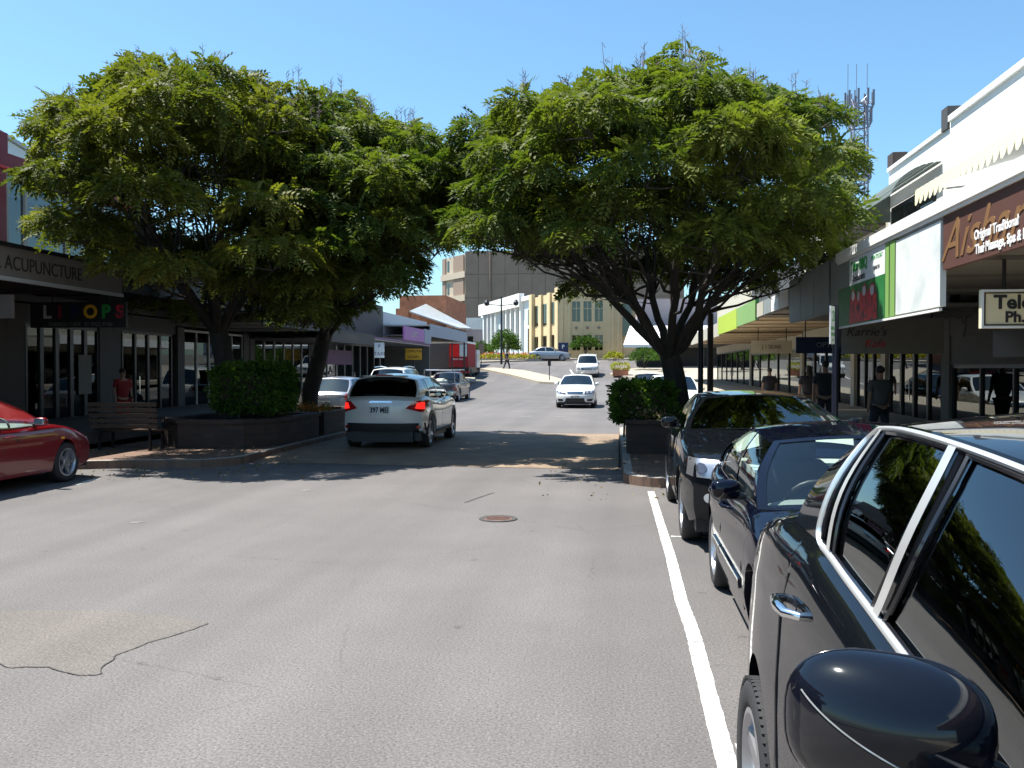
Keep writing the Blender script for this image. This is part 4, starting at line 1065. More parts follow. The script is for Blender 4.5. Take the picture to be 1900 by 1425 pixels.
def big_tree(label, base, trunk, fork, lobes, r0, m, per=150, nl=6, group=None, size=1.0):
    root = empty('street_tree', base, label, 'tree', group)
    tb = MB(); B = Vector(base)
    tp = [B+Vector((0, 0, -.1))]+[Vector(p) for p in trunk]+[Vector(fork)]
    nT = len(tp); tb.tube(tp, [r0*1.35]+[r0*lerp(1.0, .82, i/(nT-1)) for i in range(1, nT)], 14)
    for k in range(5):                                     # root flare
        a = k*1.26+.3; tb.tube([B+Vector((math.cos(a)*r0*1.9, math.sin(a)*r0*1.9, -.05)), B+Vector((math.cos(a)*r0*.8, math.sin(a)*r0*.8, .25)), B+Vector((math.cos(a)*r0*.3, math.sin(a)*r0*.3, .7))], [r0*.25, r0*.4, r0*.4], 8)
    obj('trunk', tb, 'bark', root, smooth=60, world=True)
    # main limbs by k-means-like grouping of the lobes by azimuth
    f = Vector(fork); L = sorted(lobes, key=lambda q: math.atan2(q[0][1]-f.y, q[0][0]-f.x)); per_l = max(1, len(L)//nl)
    twigs = MB()
    for k in range(0, len(L), per_l):
        grp = L[k:k+per_l]; cx = sum(q[0][0] for q in grp)/len(grp); cy = sum(q[0][1] for q in grp)/len(grp); cz = sum(q[0][2] for q in grp)/len(grp)
        end = Vector((lerp(f.x, cx, .75), lerp(f.y, cy, .75), lerp(f.z, cz, .78)))
        pth = limb_path(f-Vector((0, 0, .15)), end, -.10, 9, .10); mb = MB()
        mb.tube(pth, [r0*.40*(1-i/8*.62) for i in range(9)], 10)
        obj('limb', mb, 'bark', root, smooth=60, world=True)
        for (c, r) in grp:
            st = pth[rnd.randint(3, 7)]; bp = limb_path(st, (c[0], c[1], c[2]-.15), -.08, 7, .16); twigs.tube(bp, [r0*.13*(1-i/6*.72) for i in range(7)], 7, cap=False)
            for q in range(6):
                d = Vector(sph(1)[0]); d.z = abs(d.z)*.6; s_ = bp[rnd.randint(3, 6)]
                twigs.tube(limb_path(s_, s_+d*r*.8, .0, 4, .2), [.018, .014, .01, .005], 5, cap=False)
    obj('branches', twigs, 'bark', root, smooth=60, world=True, kind='stuff')
    crown('crown', lobes, per, m, root, size)
    # dead flower spikes standing above the crown
    sp = MB(); top = sorted(lobes, key=lambda q: -(q[0][2]+q[1]*.5))[:max(6, len(lobes)*2//5)]
    for (c, r) in top:
        for q in range(3):
            a, rr = rnd.uniform(0, 6.28), rnd.uniform(0, r*.7); x, y = c[0]+math.cos(a)*rr, c[1]+math.sin(a)*rr; z = c[2]+r*.72*math.sqrt(max(0, 1-(rr/r)**2))-.1; h = rnd.uniform(.25, .55)
            sp.tube([(x, y, z), (x+rnd.gauss(0, .03), y, z+h)], [.007, .003], 4, cap=False)
            for w_ in range(6):
                zz = z+h*rnd.uniform(.3, .9); b = rnd.uniform(0, 6.28); sp.tube([(x, y, zz), (x+math.cos(b)*.09, y+math.sin(b)*.09, zz+.07)], [.005, .003], 3, cap=False)
    obj('dry_flower_spikes', sp, 'twig', root, world=True, kind='stuff')
    return root
def dome(cx, cy, z0, rx, ry, h, n, seed, r=(.75, 1.15), low=.0, asym=None):
    q = random.Random(seed); L = []
    # even spread on the dome by best-candidate sampling
    P = []
    for i in range(n):
        best, bd = None, -1
        for t in range(14):
            a = q.uniform(0, 2*math.pi); e = math.asin(q.uniform(low, 1)); k = q.uniform(.80, 1.0)
            rx2 = rx*(1+(asym(a) if asym else 0))
            p = (cx+rx2*k*math.cos(a)*math.cos(e)**.8, cy+ry*k*math.sin(a)*math.cos(e)**.8, z0+h*k*math.sin(e))
            d = min([math.dist(p, o) for o in P] or [9])
            if d > bd: best, bd = p, d
        P.append(best); L.append((best, q.uniform(*r)))
    return L
# right-hand tree
LOBES_R = [((0.5,15.79,6.46),0.7),((-1.48,15.5,4.08),0.94),((1.65,21.15,4.37),0.94),((0.21,18.76,7.18),0.83),((1.14,19.07,7.25),1.0),((3.24,15.32,4.65),0.52),((2.59,19.76,3.84),0.78),((1.92,14.56,5.27),0.71),((-0.56,13.53,3.68),0.43),((-1.69,16.96,6.1),0.87),((3.69,19.2,4.85),0.97),((-0.6,19.86,4.23),0.51),((0.39,16.79,6.86),0.45),((3.81,17.04,5.5),0.56),((2.13,17.83,6.44),0.72),((2.64,14.17,4.02),0.99),((-0.96,15.71,6.13),0.68),((1.95,19.05,6.51),0.69),((-1.33,19.49,6.7),0.84),((-0.12,20.8,5.47),0.83),((1.26,14.06,5.81),0.67),((-2.26,17.79,4.38),0.5),((0.73,18.89,6.36),0.66),((2.9,15.57,3.68),0.76),((-1.59,19.37,5.07),0.59),((-2.98,19.3,4.82),0.72),((1.25,14.27,4.45),0.51),((-1.55,14.66,5.94),0.49),((0.52,14.81,5.47),0.57),((3.27,17.53,6.39),0.77),((1.16,17.23,7.49),0.45),((-0.17,14.27,4.08),0.97),((2.43,19.69,5.78),0.52),((3.87,18.81,3.75),0.87),((2.81,18.55,5.75),0.49),((-0.36,19.14,6.08),0.86),((0.86,19.9,5.14),0.97),((-0.86,17.55,6.64),0.82),((1.55,20.15,3.72),0.47),((2.57,20.4,4.46),0.98),((0.71,20.59,3.88),0.77),((-1.56,19.17,4.09),0.52),((0.38,19.97,5.92),0.46),((3.32,20.06,4.96),0.99),((-0.41,13.63,5.36),0.9),((3.35,19.17,6.5),0.54),((-0.72,14.66,5.4),0.47),((3.41,16.73,4.26),0.49),((-2.0,16.27,5.61),0.53),((-2.05,18.25,5.14),0.59),((3.53,16.49,6.12),0.45),((-0.95,14.76,4.05),0.69),((3.8,18.05,4.95),0.43),((-2.3,17.4,5.5),0.69),((0.38,13.51,4.56),0.8),((2.48,15.85,5.89),0.81),((-0.55,20.77,3.49),0.73),((1.09,15.15,6.48),0.48),((-1.75,18.52,6.83),0.62),((2.99,18.73,4.36),0.68),((-1.18,20.51,4.5),0.88),((1.94,20.64,5.69),0.64),((-0.28,21.0,4.57),0.72),((-1.57,20.27,5.58),0.76),((-2.5,18.23,6.07),0.66),((-2.24,15.52,4.74),0.61),((3.97,17.9,4.02),0.43),((1.76,16.31,6.5),0.7),((1.69,20.2,6.81),0.54),((-1.28,14.04,4.61),0.62),((-0.19,14.87,6.23),0.51),((1.66,19.89,4.58),0.6),((-2.32,16.56,4.39),0.96),((3.68,15.82,5.27),0.44),((2.82,20.6,3.6),0.64),((1.21,18.08,6.86),0.83),((1.85,15.13,5.95),0.52),((0.8,19.87,7.13),0.7),((0.82,21.0,5.3),0.9),((2.71,18.71,7.0),0.75),((-0.57,19.74,7.14),0.93),((1.45,13.75,3.62),0.7),((1.79,14.75,3.72),0.91),((-2.17,19.46,5.74),0.66),((-2.08,14.28,3.94),0.55),((-1.9,14.4,5.1),0.5),((1.8,13.69,4.99),0.94),((3.97,19.12,5.84),0.68),((-0.32,19.97,5.31),0.5),((2.42,16.9,6.34),0.6),((2.38,19.51,7.09),0.52),((3.34,19.78,5.89),0.77)]
LOBES_A = [((-8.54,15.14,6.78),0.58),((-6.27,17.41,6.03),0.88),((-7.97,20.5,5.68),0.58),((-6.82,18.89,6.95),0.69),((-6.6,16.62,5.54),0.81),((-10.53,18.92,7.74),0.73),((-7.16,19.14,5.92),0.54),((-11.2,19.24,4.71),1.02),((-10.81,17.88,6.99),0.67),((-7.18,15.59,5.68),0.7),((-8.02,14.26,4.49),1.0),((-6.16,15.89,4.74),0.61),((-9.98,20.22,3.03),0.45),((-8.58,18.95,7.51),0.67),((-6.91,18.98,4.6),0.8),((-8.67,14.63,4.98),0.85),((-5.82,16.12,3.24),0.59),((-5.52,16.65,5.07),0.44),((-6.14,18.01,3.8),0.45),((-11.13,20.16,3.25),0.49),((-7.53,19.59,4.28),0.76),((-9.68,17.74,7.67),0.82),((-7.35,15.26,6.83),0.55),((-8.21,18.25,6.77),0.97),((-7.55,19.28,3.25),0.42),((-7.62,14.61,3.35),0.58),((-11.56,19.4,5.77),0.8),((-6.79,16.63,6.75),0.49),((-6.16,15.29,3.6),0.94),((-7.37,15.16,4.52),0.5),((-10.45,15.78,6.25),0.5),((-7.63,20.32,3.8),0.94),((-11.72,18.09,6.77),0.86),((-7.45,17.42,6.53),1.02),((-11.77,17.88,4.74),0.74),((-9.26,14.46,6.13),0.42),((-12.13,18.71,5.75),0.79),((-9.62,20.71,6.21),0.71),((-6.03,16.83,4.37),0.64),((-9.52,20.4,4.4),0.78),((-7.62,19.56,6.74),0.94),((-10.24,20.14,5.7),0.48),((-7.49,14.43,6.05),0.91),((-9.42,19.76,6.48),0.99),((-8.38,19.77,6.07),0.6),((-8.82,20.77,5.04),0.81),((-8.28,16.23,7.01),0.48),((-8.72,15.01,3.5),0.64),((-6.8,19.78,2.84),0.64),((-8.7,19.84,7.46),0.65),((-9.6,16.74,6.92),0.88),((-6.68,18.03,5.31),0.73),((-9.15,15.8,6.57),0.43),((-11.99,18.77,4.65),0.55),((-6.82,16.18,3.27),0.79),((-8.71,20.58,3.93),0.68),((-10.8,20.61,4.35),0.78),((-8.35,19.7,3.5),0.57),((-7.9,17.36,7.29),0.75),((-10.97,19.22,3.83),0.64),((-6.31,15.94,6.22),0.45),((-9.39,21.03,3.48),0.74),((-9.7,14.86,4.93),0.43),((-7.66,20.63,4.71),0.75),((-10.26,19.68,4.34),0.98),((-10.08,19.95,7.11),0.63),((-11.32,17.56,6.16),0.81),((-7.56,16.02,6.42),0.67),((-7.25,18.16,6.11),0.74),((-6.7,19.62,5.23),0.57),((-8.52,20.81,3.0),0.49),((-11.06,19.85,6.4),0.78),((-8.74,19.21,6.68),0.43),((-9.68,18.81,7.03),0.91),((-6.65,18.75,3.38),0.6),((-8.35,19.95,5.0),0.45),((-9.34,14.08,4.82),0.67),((-6.46,17.03,3.58),0.89),((-11.01,18.69,5.86),0.88),((-11.69,19.91,4.39),0.73),((-7.03,20.02,6.19),0.87),((-6.65,17.56,7.16),0.53),((-10.97,16.76,6.88),0.48),((-9.93,15.08,5.96),0.64),((-9.43,14.75,4.08),0.75),((-8.92,17.72,7.03),0.57),((-9.7,19.39,7.67),0.6),((-8.2,14.0,5.48),0.85),((-6.27,14.98,4.53),0.52),((-11.39,18.9,7.17),0.58)]
LOBES_B = [((-7.77,20.93,3.43),0.55),((-6.14,21.75,6.2),0.95),((-8.14,21.23,4.7),0.48),((-6.11,18.21,6.78),0.79),((-5.44,16.71,3.39),0.94),((-4.14,20.92,5.45),0.89),((-5.67,20.99,7.02),0.64),((-4.08,16.96,4.57),0.52),((-5.54,15.95,4.66),0.52),((-6.79,20.1,6.49),0.48),((-6.52,22.41,6.77),0.89),((-4.92,22.35,6.14),0.5),((-4.19,17.88,5.02),0.83),((-7.3,21.93,4.14),0.65),((-4.0,19.74,5.59),0.71),((-7.21,19.25,7.03),0.82),((-7.52,22.1,6.04),0.63),((-6.69,22.29,4.88),0.9),((-4.93,17.3,5.72),0.58),((-6.99,20.85,7.5),0.99),((-7.04,21.23,6.02),1.01),((-5.81,22.47,4.54),0.84),((-5.27,23.17,4.98),0.98),((-6.19,22.54,3.71),0.43),((-6.85,17.68,5.41),0.49),((-6.19,17.22,3.22),0.56),((-7.4,20.23,5.87),0.54),((-4.08,21.68,6.28),0.52),((-5.66,19.72,7.08),0.64),((-5.81,17.0,6.25),0.44),((-4.52,16.44,5.23),0.75),((-4.62,18.74,6.7),0.44),((-7.04,22.47,3.44),0.6),((-5.24,17.07,4.34),0.72),((-3.61,18.57,5.15),0.64),((-7.57,22.48,5.14),0.83),((-3.31,17.65,4.46),0.53),((-4.45,16.41,3.34),0.66),((-5.13,17.96,6.61),0.42),((-5.34,22.05,5.43),0.56),((-5.36,16.32,5.47),0.53),((-6.19,23.2,5.03),0.6),((-4.15,17.77,6.2),0.51),((-3.77,17.17,5.56),0.42),((-6.37,16.37,5.71),0.48),((-8.01,20.43,4.36),0.56),((-4.48,22.04,5.06),0.96),((-4.38,17.2,3.71),0.56),((-7.38,20.99,5.16),0.58),((-8.13,21.64,3.92),0.8),((-4.42,19.91,6.49),0.52),((-6.57,19.83,7.51),0.87),((-5.87,22.74,6.24),0.44),((-5.52,18.93,6.74),0.54),((-6.31,17.14,4.53),0.78),((-6.62,23.25,4.15),0.63),((-7.44,20.11,7.17),0.76),((-4.71,21.73,6.88),0.72),((-7.13,21.8,7.0),0.43),((-8.14,21.08,5.93),0.48),((-7.9,21.92,3.06),0.97),((-7.07,18.53,6.51),0.65),((-4.77,21.52,5.79),1.01),((-4.6,16.39,4.19),0.83),((-5.79,17.13,5.24),0.71),((-6.14,16.29,4.04),0.54),((-7.75,19.7,4.98),0.43),((-3.98,18.71,6.04),0.53),((-4.48,20.89,6.44),0.62),((-6.01,16.19,2.79),0.45),((-6.03,21.79,7.38),0.55),((-4.84,20.52,7.11),0.45),((-5.26,15.95,3.81),0.74),((-7.0,21.61,3.27),0.62),((-6.48,17.51,6.51),0.6),((-7.54,19.38,6.1),0.43)]
big_tree('big spreading tree on the right, rising from the brick planter beside the parked cars', (1.25, 18.6, .13), [(1.22, 18.6, .9), (1.12, 18.5, 1.5)], (1.0, 18.4, 2.05), LOBES_R+[((-3.0, 18.0, 5.8), .75), ((-3.2, 18.4, 5.1), .7), ((-2.7, 17.6, 6.3), .65), ((-3.3, 17.8, 4.5), .6)], .25, 'leaf', per=480, size=.74, nl=8, group='street trees')
# left-hand trees
big_tree('broad leafy tree on the far left, above the bench and the dark shopfront', (-8.75, 19.0, .13), [(-8.7, 19.0, 1.0), (-8.75, 18.9, 1.9)], (-8.9, 18.9, 2.6), LOBES_A, .25, 'leaf2', per=480, size=.74, nl=7, group='street trees')
big_tree('second tree on the left with a leaning trunk, its branches reaching over the white crossover', (-8.2, 22.3, .13), [(-7.95, 22.2, 1.1), (-7.65, 22.0, 1.9)], (-7.4, 21.8, 2.6), LOBES_B+[((-4.0, 19.6, 5.9), .8), ((-3.7, 19.0, 5.3), .8), ((-3.3, 18.8, 5.9), .7), ((-4.2, 18.2, 5.0), .7), ((-3.4, 17.6, 5.2), .65), ((-5.0, 17.4, 4.8), .65), ((-5.8, 16.6, 4.4), .6), ((-4.6, 16.4, 5.0), .6)], .23, 'leaf', per=480, size=.74, nl=7, group='street trees')

# leafy boxes and mounds
LV = np.array([(0, 0, 0), (.5, .28, .05), (1, 0, -.05), (.5, -.28, .05)]); LF = np.array([(0, 1, 2, 3)])
def leafmass(name, pts, nrm, size, m, parent=None, world=True, **k):
    n = len(pts); d = nrm+nr.normal(0, .7, (n, 3)); V, F = place(LV, LF, pts, d, nr.uniform(0, 6.28, n), nr.uniform(.7, 1.3, n)*size)
    if parent is not None and world: V = V-np.array(parent.location)
    return npmesh(name, V, F, m, parent, **k)
def boxpts(x0, x1, y0, y1, z0, z1, n, depth=.1, jit=.04, rnd_=.12):
    c = np.array([(x0+x1)/2, (y0+y1)/2, (z0+z1)/2]); h = np.array([(x1-x0)/2, (y1-y0)/2, (z1-z0)/2])
    ar = np.array([h[1]*h[2], h[0]*h[2], h[0]*h[1]]); ax = nr.choice(3, n, p=ar/ar.sum()); sg = nr.choice([-1, 1], n)
    p = nr.uniform(-1, 1, (n, 3)); p[np.arange(n), ax] = sg; N_ = np.zeros((n, 3)); N_[np.arange(n), ax] = sg
    q = np.abs(p); k = (q**6).sum(1)**(1/6); p = p/k[:, None]; N_ = np.sign(p)*q**5; N_ /= np.linalg.norm(N_, axis=1, keepdims=True)
    wv = .05*np.sin(p[:, :1]*7+p[:, 1:2]*5)+.04*np.sin(p[:, 2:]*9+p[:, :1]*11)
    return c+p*h*(1+wv)-N_*nr.uniform(0, depth, (n, 1))+nr.normal(0, jit, (n, 3)), N_
def hedge(label, x0, x1, y0, y1, z0, z1, n, size, m='hedge', cat='hedge', group=None):
    root = empty('hedge', ((x0+x1)/2, (y0+y1)/2, z0), label, cat, group)
    p, N_ = boxpts(x0, x1, y0, y1, z0, z1, n); leafmass('foliage', p, N_, size, m, root, kind='stuff')
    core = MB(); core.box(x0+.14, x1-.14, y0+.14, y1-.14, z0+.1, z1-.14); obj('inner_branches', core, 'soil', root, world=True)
    st = MB()
    for k in range(5): 
        x = lerp(x0+.2, x1-.2, k/4); st.tube([(x, (y0+y1)/2, z0-.35), (x+.03, (y0+y1)/2, z0+.3)], .02, 5)
    obj('stem', st, 'bark', root, world=True); return root
def mound(name, label, cat, c, r, n, size, m, group=None, kind=None):
    root = empty(name, (c[0], c[1], c[2]-r[2]*.5), label, cat, group); d = sph(n); d[:, 2] = np.abs(d[:, 2])*1.3-.3; p = np.array(c)+d*np.array(r)*nr.uniform(.55, 1.02, (n, 1))*(1+.12*np.sin(d[:, :1]*9+d[:, 1:2]*7))
    leafmass('foliage', p, d, size, m, root, kind='stuff'); t = MB()
    for k in range(5): t.tube([(c[0], c[1], c[2]-r[2]*1.1), (c[0]+rnd.uniform(-.5, .5)*r[0], c[1]+rnd.uniform(-.5, .5)*r[1], c[2]+r[2]*.3)], .02+.02*r[2], 5)
    obj('stem', t, 'bark', root, world=True); return root

# planters -------------------------------------------------------
def planter(label, pts, z1, group, wall=.22):
    cx = sum(p[0] for p in pts)/len(pts); cy = sum(p[1] for p in pts)/len(pts)
    root = empty('brick_planter', (cx, cy, .13), label, 'planter', group)
    inn = [(lerp(x, cx, .16), lerp(y, cy, .16)) for x, y in pts]; n = len(pts)
    mb = MB(); V = [(x, y, .12) for x, y in pts]+[(x, y, z1) for x, y in pts]+[(x, y, z1) for x, y in inn]+[(x, y, z1-.12) for x, y in inn]
    F = []
    for i in range(n):
        j = (i+1) % n; F += [(i, j, j+n, i+n), (i+n, j+n, j+2*n, i+2*n), (i+2*n, j+2*n, j+3*n, i+3*n)]
    mb.add(V, F); obj('wall', mb, 'brick', root, world=True)
    cap = MB(); ex = [(lerp(x, cx, -.03), lerp(y, cy, -.03)) for x, y in pts]
    V = [(x, y, z1+.003) for x, y in ex]+[(x, y, z1+.075) for x, y in ex]+[(x, y, z1+.075) for x, y in inn]+[(x, y, z1+.003) for x, y in inn]; F = []
    for i in range(n):
        j = (i+1) % n; F += [(i, j, j+n, i+n), (i+n, j+n, j+2*n, i+2*n), (i+2*n, j+2*n, j+3*n, i+3*n), (i+3*n, j+3*n, j, i)]
    cap.add(V, F); obj('coping', cap, 'brick', root, world=True)
    obj('soil_bed', MB().add([(x, y, z1-.05) for x, y in inn], [tuple(range(n))]), 'soil', root, world=True); return root
planter('dark brick planter under the right-hand hedge, beside the black parked cars', [(.13, 16.5), (2.3, 16.4), (2.3, 19.6), (.13, 19.6)], .68, 'brick planters')
planter('long dark brick planter on the left under the clipped hedge', [(-8.6, 16.5), (-7.3, 16.6), (-6.85, 17.3), (-6.85, 19.7), (-9.3, 19.8), (-9.3, 17.2)], .62, 'brick planters')
planter('lower brick planter on the left, nearer the white crossover', [(-8.9, 20.2), (-6.9, 20.2), (-6.9, 22.9), (-7.4, 23.5), (-8.9, 23.6)], .60, 'brick planters')
hedge('clipped box hedge in the right-hand planter at the foot of the big tree', -.12, 1.02, 16.7, 18.2, .72, 1.42, 9000, .075)
hedge('clipped hedge in the left planter, its top edge bright in the sun', -8.2, -6.85, 17.0, 18.5, .85, 1.78, 12000, .08)
p, N_ = boxpts(.25, 1.9, 16.55, 17.0, .72, .92, 900, .08); root = empty('flowering_plants', (1, 16.8, .68), 'dusty pink flowering plants trailing over the front of the right-hand planter', 'plant')
leafmass('blooms', p, N_, .05, 'pflower', root, kind='stuff'); p, N_ = boxpts(.25, 2.1, 16.55, 17.2, .68, .9, 900, .08); leafmass('foliage', p, N_, .06, 'bush', root, kind='stuff')
p, N_ = boxpts(-8.2, -7.0, 20.3, 21.0, .62, .80, 900, .08); root = empty('flowering_plants', (-7.6, 20.6, .62), 'low reddish flowering plants in the planter behind the white crossover', 'plant')
leafmass('blooms', p, N_, .05, 'rflower', root, kind='stuff'); p, N_ = boxpts(-8.6, -7.1, 20.3, 22.0, .6, .75, 900, .08); leafmass('foliage', p, N_, .06, 'bush', root, kind='stuff')
# greenery round the far junction
p, N_ = boxpts(-17, -8.0, 89.5, 91, g(90)+.1, g(90)+.55, 2600, .15); root = empty('flower_bed', (-12, 90, g(90)), 'raised bed of green plants with orange red flowers along the far side of the crossing', 'flower bed')
leafmass('foliage', p, N_, .22, 'ylw', root, kind='stuff'); p, N_ = boxpts(-17, -8.0, 90.2, 91, g(90)+.45, g(90)+.75, 1100, .15); leafmass('blooms', p, N_, .2, 'rflower', root, kind='stuff')
obj('edging_wall', MB().box(-17.2, -7.8, 89.1, 89.3, g(90)-.2, g(90)+.22), 'kerb', root, world=True)
mound('bush', 'round dark green bush standing in front of the pale blue building', 'bush', (-12.4, 96, 4.2), (1.7, 1.5, 1.6), 3200, .22, 'bush')
mound('bush', 'dark low shrub left of the round bush, behind the flower bed', 'bush', (-15.2, 97, 3.7), (1.5, 1.2, .9), 1500, .22, 'bush')
mound('small_tree', 'small light green tree against the lower windows of the yellow building', 'tree', (-3.6, 93.6, 4.2), (1.6, .9, .9), 1700, .2, 'bush')
mound('bush', 'pale green shrub at the corner right of the yellow building', 'bush', (-.6, 90.5, 2.9), (1.0, .7, .5), 700, .18, 'ylw')
rp = empty('brick_planter', (0, 68.6, g(68)), 'red brick planter box of yellow green plants on the far right corner', 'planter')
obj('box', MB().box(-.55, .65, 68.2, 69.3, g(68)+.14, g(68)+.62), 'redbrick', rp, world=True); p, N_ = boxpts(-.6, .7, 68.2, 69.3, g(68)+.6, g(68)+1.1, 700, .1); leafmass('foliage', p, N_, .13, 'ylw', rp, kind='stuff')
mound('bush', 'dark shrub under the white roofed building on the far right', 'bush', (2.0, 74.5, 2.6), (1.3, .9, .8), 1100, .18, 'bush')
mound('bush', 'leafy shrub beside the street post on the far right corner', 'bush', (3.6, 72.5, 2.7), (1.1, .9, 1.0), 1100, .18, 'bush')

# fallen leaves along the kerbs under the trees
n = 1400
lx = np.concatenate([nr.uniform(-10.2, -6.2, n//2), nr.uniform(-1.2, 2.4, n//4), nr.normal(-6.3, .5, n//4)]); ly = np.concatenate([nr.uniform(12.5, 24, n//2), nr.uniform(11.5, 22, n//4), nr.uniform(13, 24, n//4)])
onp = ((lx < -6.8) & (ly > 14.4)) | ((lx > .05) & (ly > 13.4)); lz = np.where(onp, .142, .012)
leafmass('leaf_litter', np.stack([lx, ly, lz], 1), np.tile([0, 0, .0], (n, 1)), .05, 'litter', kind='stuff')

# ================================================================ BUILDINGS
def bx(root, name, m, x0, x1, y0, y1, z0, z1, **k): return obj(name, MB().box(x0, x1, y0, y1, z0, z1), m, root, world=True, **k)
pr = random.Random(21)
def pane(root, x, y0, y1, z0, z1, side, name='window_pane', m='glass'):
    q = [(x, y0, z0), (x, y1, z0), (x, y1, z1), (x, y0, z1)]
    if side > 0: q = q[::-1]                       # right-hand shops look towards -x
    return obj(name, MB().quad(*q), m, root, world=True)
def shopfront(root, side, x, y0, y1, z0, z1, n, fm='frame_dark', base=.35, transom=None, gap=.055, door=None, gm='glass'):
    """glazed front between y0 and y1: frame posts, sill, head, panes and (door) a handle"""
    d = .09*side; w = (y1-y0)/n
    bx(root, 'sill', fm, x, x+d, y0, y1, z0, z0+base); bx(root, 'head', fm, x, x+d, y0, y1, z1-.07, z1)
    for i in range(n+1):
        y = y0+w*i; hw = gap/2; bx(root, 'mullion', fm, x-.012*side, x+d+.005*side, y-hw if i else y, y+hw if i < n else y, z0+base+.001, z1-.071)
    if transom: bx(root, 'transom', fm, x+.01*side, x+d*.8, y0+.01, y1-.01, transom-.03, transom+.03)
    for i in range(n): pane(root, x+.03*side, y0+w*i+gap/2, y0+w*(i+1)-gap/2, z0+base, z1-.07, side, m=gm)
    for i in range(n):
        if i == door or pr.random() > .38: continue
        ya = y0+w*i+gap+w*.12; yb = ya+w*pr.uniform(.3, .6); za = z0+base+pr.uniform(.15, .7); zb = za+pr.uniform(.3, .65)
        bx(root, 'poster', pr.choice(['soffit', 'palefig', 'cl_lt', 'gold', 'brown_sign', 'cl_grey', 'pinkish']), x+.036*side, x+.040*side, ya, yb, za, min(zb, z1-.15))
    if door is not None:
        h = MB(); yy = y0+w*door+.12; h.tube([(x-.06*side, yy, z0+.85), (x-.06*side, yy, z0+1.35)], .014, 6); obj('door_handle', h, 'chrome', root, world=True)
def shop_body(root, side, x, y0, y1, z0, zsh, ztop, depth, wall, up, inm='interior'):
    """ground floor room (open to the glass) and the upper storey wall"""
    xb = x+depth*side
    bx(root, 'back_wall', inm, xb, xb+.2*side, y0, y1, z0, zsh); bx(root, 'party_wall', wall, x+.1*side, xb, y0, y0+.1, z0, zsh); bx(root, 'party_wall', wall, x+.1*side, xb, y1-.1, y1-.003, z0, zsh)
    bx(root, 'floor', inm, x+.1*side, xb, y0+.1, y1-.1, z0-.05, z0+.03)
    bx(root, 'upper_wall', up, x, xb+3*side, y0, y1-.002, zsh, ztop)
    # shelves and counters inside
    for k in range(int((y1-y0)/1.3)):
        y = y0+.6+k*1.3; xx = x+depth*.55*side
        bx(root, 'display_unit', rnd.choice(['soffit', 'cl_grey', 'grey_wall', 'brown_wall']), xx, xx+.5*side, y, y+.9, z0+.03, z0+rnd.uniform(.9, 1.9))
def awning(root, side, x, xe, y0, y1, z0, z1, fm, sm='soffit', th=.12, fname='fascia', panels=None, dz=.0):
    a = z0 if z0 < z1 else z1
    bx(root, 'awning_soffit', sm, x-.01*side, xe+.05*side, y0, y1-.004, z0+.05, z0+.11)
    bx(root, 'awning_roof', 'iron_roof', x-.01*side, xe+.05*side, y0, y1-.004, z1-.12, z1-.05)
    bx(root, fname, fm, xe, xe+.05*side, y0, y1-.004, z0, z1)
    k = int((y1-y0)/2.2)
    for i in range(k):
        y = y0+1.1+i*2.2; bx(root, 'soffit_batten', sm, x-.02*side, xe+.06*side, y-.03, y+.03, z0+.018, z0+.048)

# -------- left side of the street
XL, XA = -13.6, -10.8
b = empty('shop_building', (-15, 8, .13), 'maroon two storey building on the far left with ORIENTAL ACUPUNCTURE on its awning', 'building')
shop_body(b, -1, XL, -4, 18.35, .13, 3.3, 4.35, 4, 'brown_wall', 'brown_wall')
shopfront(b, -1, XL, 4, 11.5, .13, 3.0, 5, 'frame_dark'); bx(b, 'front_wall', 'brown_wall', XL, XL-.2, 11.5, 18.35, .13, 3.3); bx(b, 'front_wall', 'brown_wall', XL, XL-.2, -4, 4, .13, 3.3)
bx(b, 'pier', 'maroon', XL+.05, XL-.3, 17.95, 18.35, 4.35, 6.1); bx(b, 'header', 'maroon', XL+.06, XL-.3, -4, 24.2, 6.102, 6.5); bx(b, 'parapet', 'maroon', XL+.02, XL-.3, -4, 18.45, 6.502, 6.95)
bx(b, 'red_flashing', 'red_flash', XL+.10, XL+.06, -4, 24.2, 6.13, 6.19); bx(b, 'upper_back_wall', 'dark_wall', XL-3, XL-3.2, -4, 24.2, 3.3, 6.4)
for i in range(7): pane(b, XL-.1, 18.4-3.0*(i+1)+.45 if i else 15.5, 17.95 if i == 0 else 18.4-3.0*i+.35, 4.4, 6.1, -1, m='darkglass')
for y in (18.4, 19.05, 20.6, 22.2, 24.1): bx(b, 'window_mullion', 'frame_lt', XL+.0, XL-.12, y, y+.09, 4.45, 6.1)
for y0, y1 in ((18.49, 19.05), (19.14, 20.6), (20.69, 22.2), (22.29, 24.1)): pane(b, XL-.06, y0, y1, 4.5, 6.1, -1, m='darkglass')
bx(b, 'window_sill', 'frame_lt', XL+.03, XL-.2, 18.36, 24.2, 4.36, 4.45)
awning(b, -1, XL, XA, -4, 18.3, 3.30, 3.86, 'signgrey', 'brown_wall')
bx(b, 'fascia_edge', 'frame_lt', XA+.03, XA-.02, -4, 18.3, 3.26, 3.335); bx(b, 'gutter', 'frame_dark', XA+.05, XA-.06, -4, 18.3, 3.865, 3.94)
text('sign_lettering', 'ORIENTAL ACUPUNCTURE', .36, 'dark_wall', (XA+.002, 14.9, 3.58), FACE_E, b, .006, sx=.88, align='CENTER')
b2s = empty('hanging_sign', (-11.8, 15, 3.1), 'faded pink sign under the awning at the left edge of the photo', 'sign'); bx(b2s, 'board', 'signgrey', -12.6, -11.0, 15, 15.08, 2.62, 3.05)
for x in (-12.3, -11.3): bx(b2s, 'hanger', 'black_metal', x, x+.03, 15.02, 15.05, 3.05, 3.33)
